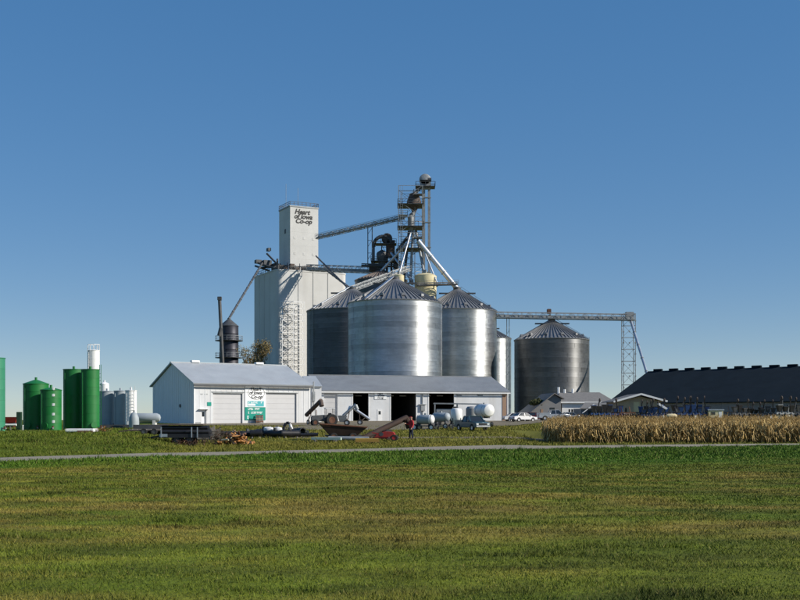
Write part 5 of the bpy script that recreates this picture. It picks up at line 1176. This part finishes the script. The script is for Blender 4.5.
# crates behind the trailer
for k, (px_, dz, w_, h_, lb) in enumerate(((203, 0, .9, .75, 'grey wooden crate behind the trailer, leftmost of three'), (209, 0, .8, .95, 'tall grey crate behind the trailer, middle of three'), (215.5, 0, .75, .8, 'crate with pale posts, rightmost behind the trailer'))):
    D = 86; t = thing('wooden_crate', lb, 'crate', gp_(px_, D), R(4*k), 'crates behind the trailer'); hb_ = .75
    for i in range(4):
        for y_ in (-w_*.45, w_*.45): MB().box(-w_/2, w_/2, y_-.02, y_+.02, hb_*0+.1+i*h_/4, .1+i*h_/4+h_/4-.04).build('slat', 'wood', t)
    for x_ in (-w_*.48, w_*.48):
        for y_ in (-w_*.4, w_*.4): MB().box(x_-.045, x_+.045, y_-.045, y_+.045, 0, h_+.18).build('post', 'wood', t)
    MB().box(-w_*.42, w_*.42, -w_*.4, w_*.4, .06, .1).build('floor', 'wood', t); MB().box(-w_*.42, w_*.42, -w_*.36, w_*.36, .1, h_*.9).build('contents', 'darksteel', t)
# scrap pile: individual rusty and orange pieces
rs = random.Random(5)
kinds = [('rust', 'rusty'), ('orange', 'orange'), ('rustgrey', 'weathered')]
sp_ = thing('scrap_pile', 'orange and rust-brown heap of scrap and brush right of the trailer', 'scrap pile', gp_(236, 79.5))
for k in range(95):
    x_ = rs.gauss(0, .62); y_ = rs.gauss(0, .45); z_ = max(.04, .85*math.exp(-(x_*x_)/.7)*rs.random()); mk = rs.choice(('orange', 'orange', 'rust', 'rustgrey', 'cream' if k % 9 == 0 else 'orange'))
    Tm = Matrix.Translation((x_, y_, z_)) @ Euler((rs.uniform(-.6, .6), rs.uniform(-.6, .6), rs.uniform(0, 6))).to_matrix().to_4x4()
    if k % 3: MB().cbox((0, 0, 0), (rs.uniform(.2, .6), rs.uniform(.1, .3), rs.uniform(.04, .16)), Tm).build('scrap_piece', mk, sp_, bevel=.012)
    else: MB().tube(Tm @ Vector((-.3, 0, 0)), Tm @ Vector((.35, 0, .05)), rs.uniform(.03, .1), 8).build('scrap_piece', mk, sp_)
def weed(px_, D, h_, n, label, m, seed, spread=.5):
    t = thing('dry_weed', label, 'plant', gp_(px_, D)); r = random.Random(seed); st_ = MB(); lf = MB()
    for i in range(n):
        a = r.uniform(0, 6.28); b = Vector((r.gauss(0, spread), r.gauss(0, spread*.6), 0)); top = b+Vector((math.cos(a)*.25, math.sin(a)*.25, h_*r.uniform(.6, 1.1))); st_.tube(b, top, .012, 4, .006, caps=False)
        for k in range(7):
            c = b+(top-b)*r.uniform(.3, 1); d = Vector((r.gauss(0, 1), r.gauss(0, 1), r.gauss(0, .7))).normalized()*.11; e = d.cross(Vector((.2, .3, 1))).normalized()*.04; lf.add([c, c+d*.5+e, c+d, c+d*.5-e], [(0, 1, 2, 3)])
    st_.build('stem', 'bark', t); o = lf.build('leaves', m, t); o['kind'] = 'stuff'; return t
weed(214, 82, 1.15, 60, 'dark brush growing between the trailer and the crates', 'bark', 31, .7)
weed(186, 76, .4, 50, 'rust brown weeds under the loaded flatbed trailer', 'rust', 32, .7)
weed(224, 80.5, 1.0, 46, 'dark brown brush standing at the right end of the trailer', 'rust', 3, .42)
weed(350, 89, .8, 36, 'olive weeds growing behind the rusty hopper', 'leafgreen', 6, .8)
weed(310, 91, .55, 24, 'green weeds at the right end of the black row', 'leafgreen', 8, .5)
weed(338, 90, .7, 26, 'dry weeds behind the left end of the rusty hopper', 'leafdry', 9, .7)
ws_ = thing('white_slab', 'white sheet-covered slab lying before the tallest green pair', 'slab', gp_(82, 90), R(2))
MB().box(-1.15, 1.15, -.9, .9, .1, .36).build('slab_body', 'whitepaint', ws_, bevel=.05)
for x_ in (-.9, 0, .9): MB().box(x_-.08, x_+.08, -.85, .85, 0, .1).build('bearer', 'wood', ws_)
MB().box(-.15, 1.1, -.95, -.905, .02, .2).build('rusty_edge', 'rust', ws_)
weed(103.5, 90, .55, 30, 'rust brown weeds at the right end of the white slab', 'orange', 12, .3)

# blue planters along the dark building
def planter(px_, D, rz, label, rows=6, m='bluepaint', s=1.0):
    t = thing('planter', label, 'planter', gp_(px_, D), rz, 'farm implements parked in a row behind the corn'); W = rows*.62; rp = random.Random(px_)
    MB().beam((-W/2, 0, .75), (W/2, 0, .75), .2).build('toolbar', m, t)
    for k in range(rows):
        x_ = -W/2+.31+k*.62
        dz = rp.uniform(-.35, .12); mk = m if rp.random() < .7 else 'black'
        hpr = MB().add([(x_-.12,-.15,.95),(x_+.12,-.15,.95),(x_+.12,.15,.95),(x_-.12,.15,.95),(x_-.24,-.28,1.65+dz),(x_+.24,-.28,1.65+dz),(x_+.24,.28,1.65+dz),(x_-.24,.28,1.65+dz)], [(0,3,2,1),(4,5,6,7),(0,1,5,4),(1,2,6,5),(2,3,7,6),(3,0,4,7)]).build('seed_box', mk, t)
        MB().box(x_-.26, x_+.26, -.3, .3, 1.655+dz, 1.72+dz).build('lid', 'black' if (k+rows) % 3 else m, hpr); MB().beam((x_+.28, -.1, .8), (x_+.28+rp.uniform(-.2, .2), -.2, rp.uniform(1.2, 2.1)), .07).build('lift_strut', rp.choice(('darksteel', m, 'black')), t); MB().beam((x_, 0, .9), (x_, -.5, .25), .09).build('row_unit', 'darksteel', t)
    for x_ in (-W*.3, W*.3): wheel(t, x_, .4, .4, .25, 'whitepaint')
    for q in (-.3, .34): MB().beam((q*W, .1, .8), (q*W*.8, -.1, 2.3), .1).build('marker_arm', 'black', t); MB().tube((q*W*.8-.02, -.1, 2.25), (q*W*.8+.06, -.1, 2.25), .22, 14).build('marker_disc', 'rustgrey', t)
    MB().beam((0, 0, .7), (0, 1.6, .45), .14).build('drawbar', m, t); t.scale = (s*1.55,)*3; return t
planter(607, 178, R(10), 'blue planter before the dark garage, leftmost of the row', 6, s=.95)
planter(646, 176, R(-6), 'blue planter directly before the cream garage door', 3, s=.9)
planter(658, 179, R(8), 'blue planter before the right corner of the tan house', 4, s=.95)
planter(683, 180, R(5), 'blue planter just right of the tan house', 4, s=1.05)
planter(690, 172, R(3), 'blue planter between the two right of the tan house', 4, s=1.0)
planter(652, 172, R(-3), 'low blue planter before the tan house, between two others', 4, s=.85)
planter(756, 181, R(5), 'low dark planter against the grey wall, fourth from the right edge', 3, 'black', s=.8)
planter(697, 176, R(-8), 'blue planter left of the white camper box', 4, s=1.05)
planter(742, 184, R(12), 'dark planter right of the camper box, low against the grey wall', 4, 'darksteel', s=.95)
planter(768, 180, R(-4), 'dark planter, third from the right edge', 3, 'darksteel', s=.9)
planter(785, 176, R(10), 'dark planter with pale boxes near the right edge', 3, 'steel', s=1.05)
planter(801, 178, R(3), 'dark planter cut off by the right edge', 4, 'darksteel', s=1.0)
for px_, D, lb in ((619, 175, 'faded red wheel rack between the first planter and tan house wall'), (637, 176, 'black disc stack left of the cream garage door'), (628, 173, 'rust red disc stack before the tan wall'), (674, 175, 'black disc stack left of the middle planters'), (727, 178, 'black disc stack right of the camper box')):
    t = thing('disc_gang', lb, 'disc gang', gp_(px_, D), R(random.uniform(-20, 20)), 'disc gangs by the planters'); m_ = 'rust' if 'red' in lb else 'black'
    MB().beam((-.9, 0, .45), (.9, 0, .45), .1).build('shaft', 'darksteel', t)
    for k in range(7): MB().tube((-.84+k*.28, 0, .45), (-.79+k*.28, 0, .45), .45, 16).build('disc', m_, t)
    MB().beam((-.9, .1, 1.0), (.9, .1, 1.0), .14).build('frame_bar', m_, t); MB().beam((0, .1, 1.0), (0, 0, .45), .12).build('hanger', m_, t); MB().beam((.3, .1, 1.0), (.2, .3, 1.7), .1).build('lift_arm', m_, t); t.scale = (1.35,)*3
cb = thing('camper_box', 'cream white camper box with grey roof among the parked implements', 'camper', gp_(714.5, 176), R(-3))
MB().box(-1.1, 1.05, -.9, .9, .35, 1.5).build('body', 'cream', cb, bevel=.06); MB().box(-1.2, 1.2, -1, 1, 1.5, 1.68).build('roof', 'spout', cb, bevel=.05); w_ = MB().box(-.7, -.1, -.92, -.905, .9, 1.3).build('window', 'glass', cb); MB().box(.4, .85, -.92, -.905, .4, 1.35).build('door', 'whitepaint', cb)
for s_ in (-1, 1): wheel(cb, 0, s_*.8, .32, .2)
MB().beam((1.05, 0, .45), (2.0, 0, .4), .1).build('drawbar', 'darksteel', cb); cb.scale = (1.1,)*3
pt_ = thing('propane_tank', 'small cream tank standing before the middle planters', 'tank', gp_(671.5, 174), 0); MB().lathe([(.01, -.9), (.3, -.8), (.42, -.55), (.42, .55), (.3, .8), (.01, .9)], 22, (0, 0, .75), 'X').build('shell', 'cream', pt_, smooth=True)
for x_ in (-.5, .5): MB().box(x_-.08, x_+.08, -.3, .3, 0, .42).build('leg', 'steel', pt_)
MB().tube((0, 0, 1.15), (0, 0, 1.3), .1, 10).build('valve_hood', 'steel', pt_); pt_.scale = (1.0,)*3
for px_, py_, D, lb in ((660, 405, 178, 'white slanted panel end right of the tan house, upper'), (665, 408, 177, 'small white float box right of the tan house, lower')):
    t = thing('white_end_piece', lb, 'panel', gp_(px_, D)); zz = Z(py_, D)-t.location.z; MB().beam((-.4, 0, zz+.25), (.35, 0, zz-.2), .3, .34).build('panel_face', 'whitepaint', t, bevel=.03); MB().beam((0, 0, 0), (0, 0, zz-.15), .09).build('post', 'darksteel', t)

# ================================================================== PERSON IN RED
def person(loc, rz, h=1.82):
    t = thing('person', 'person in red top and dark trousers standing at the end of the rusty auger', 'person', loc, rz)
    J = {'pel': (0, 0, .95, .125), 'wai': (0, .0, 1.1, .12), 'che': (0, .01, 1.32, .145), 'nec': (0, -.005, 1.5, .058), 'he0': (0, -.02, 1.58, .075), 'he1': (0, -.02, 1.67, .098), 'he2': (0, -.015, 1.75, .082)}
    E = [('pel', 'wai'), ('wai', 'che'), ('che', 'nec'), ('nec', 'he0'), ('he0', 'he1'), ('he1', 'he2')]
    J['nos'] = (0, -.125, 1.655, .016); E.append(('he1', 'nos'))
    for s, n in ((-1, 'l'), (1, 'r')):
        J['ear'+n] = (s*.098, 0, 1.66, .018); E.append(('he1', 'ear'+n))
        st = .06 if s > 0 else -.05
        J.update({'hip'+n: (s*.1, 0, .88, .098), 'kne'+n: (s*.115, st*.4-.02, .5, .066), 'ank'+n: (s*.12, st, .1, .045), 'toe'+n: (s*.135, st-.17, .045, .042)})
        E += [('pel', 'hip'+n), ('hip'+n, 'kne'+n), ('kne'+n, 'ank'+n), ('ank'+n, 'toe'+n)]
        if s < 0: el_, wr_, hd = (s*.25, -.1, 1.17), (s*.2, -.33, 1.22), (s*.19, -.41, 1.23)
        else: el_, wr_, hd = (s*.27, .02, 1.14), (s*.27, -.12, .92), (s*.265, -.16, .85)
        J.update({'sho'+n: (s*.19, .01, 1.41, .068), 'elb'+n: (*el_, .047), 'wri'+n: (*wr_, .032), 'han'+n: (*hd, .038)})
        E += [('che', 'sho'+n), ('sho'+n, 'elb'+n), ('elb'+n, 'wri'+n), ('wri'+n, 'han'+n)]
        d = (Vector(hd)-Vector(wr_)).normalized(); sd = d.cross(Vector((s, 0, 0))).normalized(); 
        for k in range(4):
            b = Vector(hd)+d*.03+sd*(k-1.5)*.021; m = b+d*(.036+.006*(k in (1, 2))); e = m+d*.025+Vector((-s*.02, 0, -.006))
            J[f'fa{k}{n}'] = (*m, .0095); J[f'fb{k}{n}'] = (*e, .008); E += [('han'+n, f'fa{k}{n}'), (f'fa{k}{n}', f'fb{k}{n}')]
        b = Vector(hd)-d*.02-sd*.03; J['th'+n] = (*(b-sd*.022+d*.025), .01); J['tt'+n] = (*(b-sd*.03+d*.06), .009); E += [('han'+n, 'th'+n), ('th'+n, 'tt'+n)]
    ks = list(J); me = bpy.data.meshes.new('body'); me.from_pydata([J[k][:3] for k in ks], [(ks.index(a), ks.index(b)) for a, b in E], [])
    o = bpy.data.objects.new('body', me); COL.objects.link(o); md = o.modifiers.new('s', 'SKIN'); sv = me.skin_vertices[0].data
    for i, k in enumerate(ks): r_ = J[k][3]; sv[i].radius = (r_*(1.22 if k in ('pel', 'wai', 'che') else 1), r_*(.85 if k in ('wai', 'che') else 1)); sv[i].use_root = (k == 'pel')
    s2_ = o.modifiers.new('d', 'SUBSURF'); s2_.levels = 2; s2_.render_levels = 2
    dg = bpy.context.evaluated_depsgraph_get(); bme = bpy.data.meshes.new_from_object(o.evaluated_get(dg)); bpy.data.objects.remove(o)
    bme.materials.clear(); bme.materials.append(M['skin']); bme.polygons.foreach_set('use_smooth', [True]*len(bme.polygons)); bme.update()
    body = bpy.data.objects.new('body', bme); COL.objects.link(body); body.parent = t
    def cloth(name, m, keep, grow):
        bm = bmesh.new(); bm.from_mesh(bme); bm.normal_update()
        bmesh.ops.delete(bm, geom=[f for f in bm.faces if not keep(f.calc_center_median())], context='FACES')
        for v in bm.verts: v.co += v.normal*grow
        mm = bpy.data.meshes.new(name); bm.to_mesh(mm); bm.free(); mm.materials.clear(); mm.materials.append(M[m]); c = bpy.data.objects.new(name, mm); COL.objects.link(c); c.parent = t
    wl, wr = Vector(J['wril'][:3]), Vector(J['wrir'][:3])
    def hand(c): return (c-Vector(J['hanl'][:3])).length < .115 or (c-Vector(J['hanr'][:3])).length < .115 or (c-wl).length < .03 or (c-wr).length < .03
    cloth('shirt', 'shirt', lambda c: (c.z > .9 and c.z < 1.5 or (abs(c.x) > .18 and c.z > .8 and c.z < 1.5)) and not hand(c) and not (abs(c.x) < .09 and c.z > 1.49), .02)
    cloth('trousers', 'jeans', lambda c: c.z < .99 and c.z > .1 and abs(c.x) < .235 and c.y > -.16, .014)
    cloth('boots', 'shoe', lambda c: c.z < .14, .012); cloth('cap', 'red', lambda c: c.z > 1.70, .016)
    MB().cbox((0, -.15, 1.705), (.15, .13, .018)).build('cap_peak', 'red', t, bevel=.005)
    t.scale = (h/1.82,)*3; return t
pg = gv(411.3, 87.5); person((pg.x, pg.y, pg.z-.02), R(-60), 1.9)

# ================================================================== CORN FIELD
def corn():
    V = []; Fc = []; C = []; nb = 0; r = random.Random(3); vs_, fs_, cs_ = [], [], []
    D = 89.3
    xs0 = X(543.5, 89)
    row = 0; base = 0
    while D < 116:
        left = xs0+.16*(D-89)+(1.2*max(0, 1-(D-89.3)/1.6)**2); x_ = left+r.uniform(0, .15)
        while x_ < .40*D+14:
            y_ = D+r.gauss(0, .06); z_ = tz(x_, y_); H = (1.50+.26*float(fbm(x_/2.5, y_/2.5, 77, 2)))*r.gauss(1, .075)*(.93 if x_-left < .5 else 1); lk = .09 if r.random() > .07 else .35; lean = Vector((r.gauss(0, lk), r.gauss(0, lk), 1))
            k = r.uniform(.75, 1.2); stc = np.array((.30, .19, .06))*k; lfc = np.array((.47, .33, .125))*k*r.uniform(.85, 1.12)
            b = Vector((x_, y_, z_)); top = b+lean*H; w = .016
            for i in range(3): a = 2.094*i; vs_.append((b.x+w*math.cos(a), b.y+w*math.sin(a), b.z)); cs_.append(stc*.8)
            for i in range(3): a = 2.094*i; vs_.append((top.x+w*.3*math.cos(a), top.y+w*.3*math.sin(a), top.z)); cs_.append(lfc)
            for i in range(3): j = (i+1) % 3; fs_.append((base+i, base+j, base+3+j, base+3+i))
            base += 6
            front = D < 91.5
            for q in range(12 if front else 7):
                f = .12+.80*(q+r.random()*.8)/(12 if front else 7); p = b+lean*(H*f); az = r.uniform(0, 6.283); dx, dy = math.cos(az), math.sin(az); Lf = r.uniform(.26, .5)*(1-.35*max(0, f-.55)); wd_ = r.uniform(.02, .036); rise = r.uniform(.05, .25); dr_ = r.uniform(.1, .55)
                px_, py_ = -dy*wd_, dx*wd_
                m = p+Vector((dx*Lf*.5, dy*Lf*.5, rise)); e = p+Vector((dx*Lf, dy*Lf, rise-dr_)); tw_ = r.uniform(-.03, .03)
                vs_.extend([(p.x-px_*.6, p.y-py_*.6, p.z), (p.x+px_*.6, p.y+py_*.6, p.z), (m.x+px_, m.y+py_, m.z+tw_), (m.x-px_, m.y-py_, m.z-tw_), (e.x+px_*.25, e.y+py_*.25, e.z), (e.x-px_*.25, e.y-py_*.25, e.z)])
                lc = lfc*r.uniform(.8, 1.15); cs_.extend([lc]*6); fs_.append((base, base+1, base+2, base+3)); fs_.append((base+3, base+2, base+4, base+5)); base += 6
            for q in range(4):                      # tassel
                az = r.uniform(0, 6.28); e = top+Vector((math.cos(az)*.11, math.sin(az)*.11, r.uniform(.06, .18))); vs_.extend([(top.x-.008, top.y, top.z-.03), (top.x+.008, top.y, top.z-.03), (e.x+.006, e.y, e.z), (e.x-.006, e.y, e.z)]); cs_.extend([stc*1.15]*4); fs_.append((base, base+1, base+2, base+3)); base += 4
            x_ += r.uniform(.075, .13) if D < 94 else r.uniform(.26, .42)
        D += .4 if D < 94 else .76; row += 1
    o = tone_mesh('corn_field', np.array(vs_), np.array(fs_), np.clip(np.array(cs_), 0, .8), M['corn'], 'stuff', 'dense dry golden corn standing along the gravel road at right', 'corn')
corn()

# ================================================================== GRASS BLADES
def grass(name, n, dmin, dmax, hmin, hmax, wk, label, seed, filt=None, pow_=1.0):
    r = np.random.default_rng(seed)
    d = dmin+(dmax-dmin)*r.random(n)**pow_; x = (r.random(n)*2-1)*(.40*d+1.5)
    if filt is not None:
        k = filt(x, d, r); x, d = x[k], d[k]; n = len(x)
    off = road_y(x)-d; k = np.abs(off) > 2.9+.5*r.random(n); x, d = x[k], d[k]; n = len(x)
    z = gheight(x, d)
    cl = fbm(x/1.1, d/.6, 33, 2); h = (hmin+(hmax-hmin)*r.random(n))*(.5+.7*cl+5*np.clip(cl-.7, 0, 1))
    az = r.random(n)*6.283; w = wk*d/14*(.7+.6*r.random(n)); le = r.normal(size=(n, 2))*(h*.55)[:, None]
    b = np.stack([x, d, z-.01], 1); e = np.stack([np.cos(az), np.sin(az), 0*az], 1)*w[:, None]
    v = np.stack([b-e, b+e, b+np.concatenate([le, h[:, None]], 1)], 1).reshape(-1, 3)
    c = tone(x, d)*(.86+.3*r.random(n))[:, None]; c = c*(1-1.6*np.clip(cl-.7, 0, .3))[:, None]
    straw = r.random(n) < .06; c[straw] = c[straw]*.4+np.array((.25, .2, .07))*.6
    f = np.arange(n*3).reshape(-1, 3)
    tone_mesh(name, v, f, np.clip(np.repeat(c, 3, 0), .004, .7), M['grass'], 'stuff', label, 'grass')
grass('mown_grass', 620000, 11.5, 84, .03, .075, .006, 'short mown green and brown grass filling the foreground', 1, pow_=1.15)
grass('roadside_grass', 160000, 44, 82, .08, .2, .0075, 'taller lush green grass strip along the near side of the road', 2, lambda x, d, r: (road_y(x)-d > 2.8) & (road_y(x)-d < 7+10*sm(-14, 6, x)+5*r.random(len(x))))
grass('yard_grass', 150000, 58, 150, .08, .25, .005, 'rough grass and weeds between the road and the buildings', 3, lambda x, d, r: (road_y(x)-d < -2.8) & (fbm(x/5, d/5, 40) > .3) & ~((x > X(540, 89)) & (d < 117) & (d > 88.5)) & ~((x > -13) & (x < 4) & (d > 117) & (r.random(len(x)) < .85)))
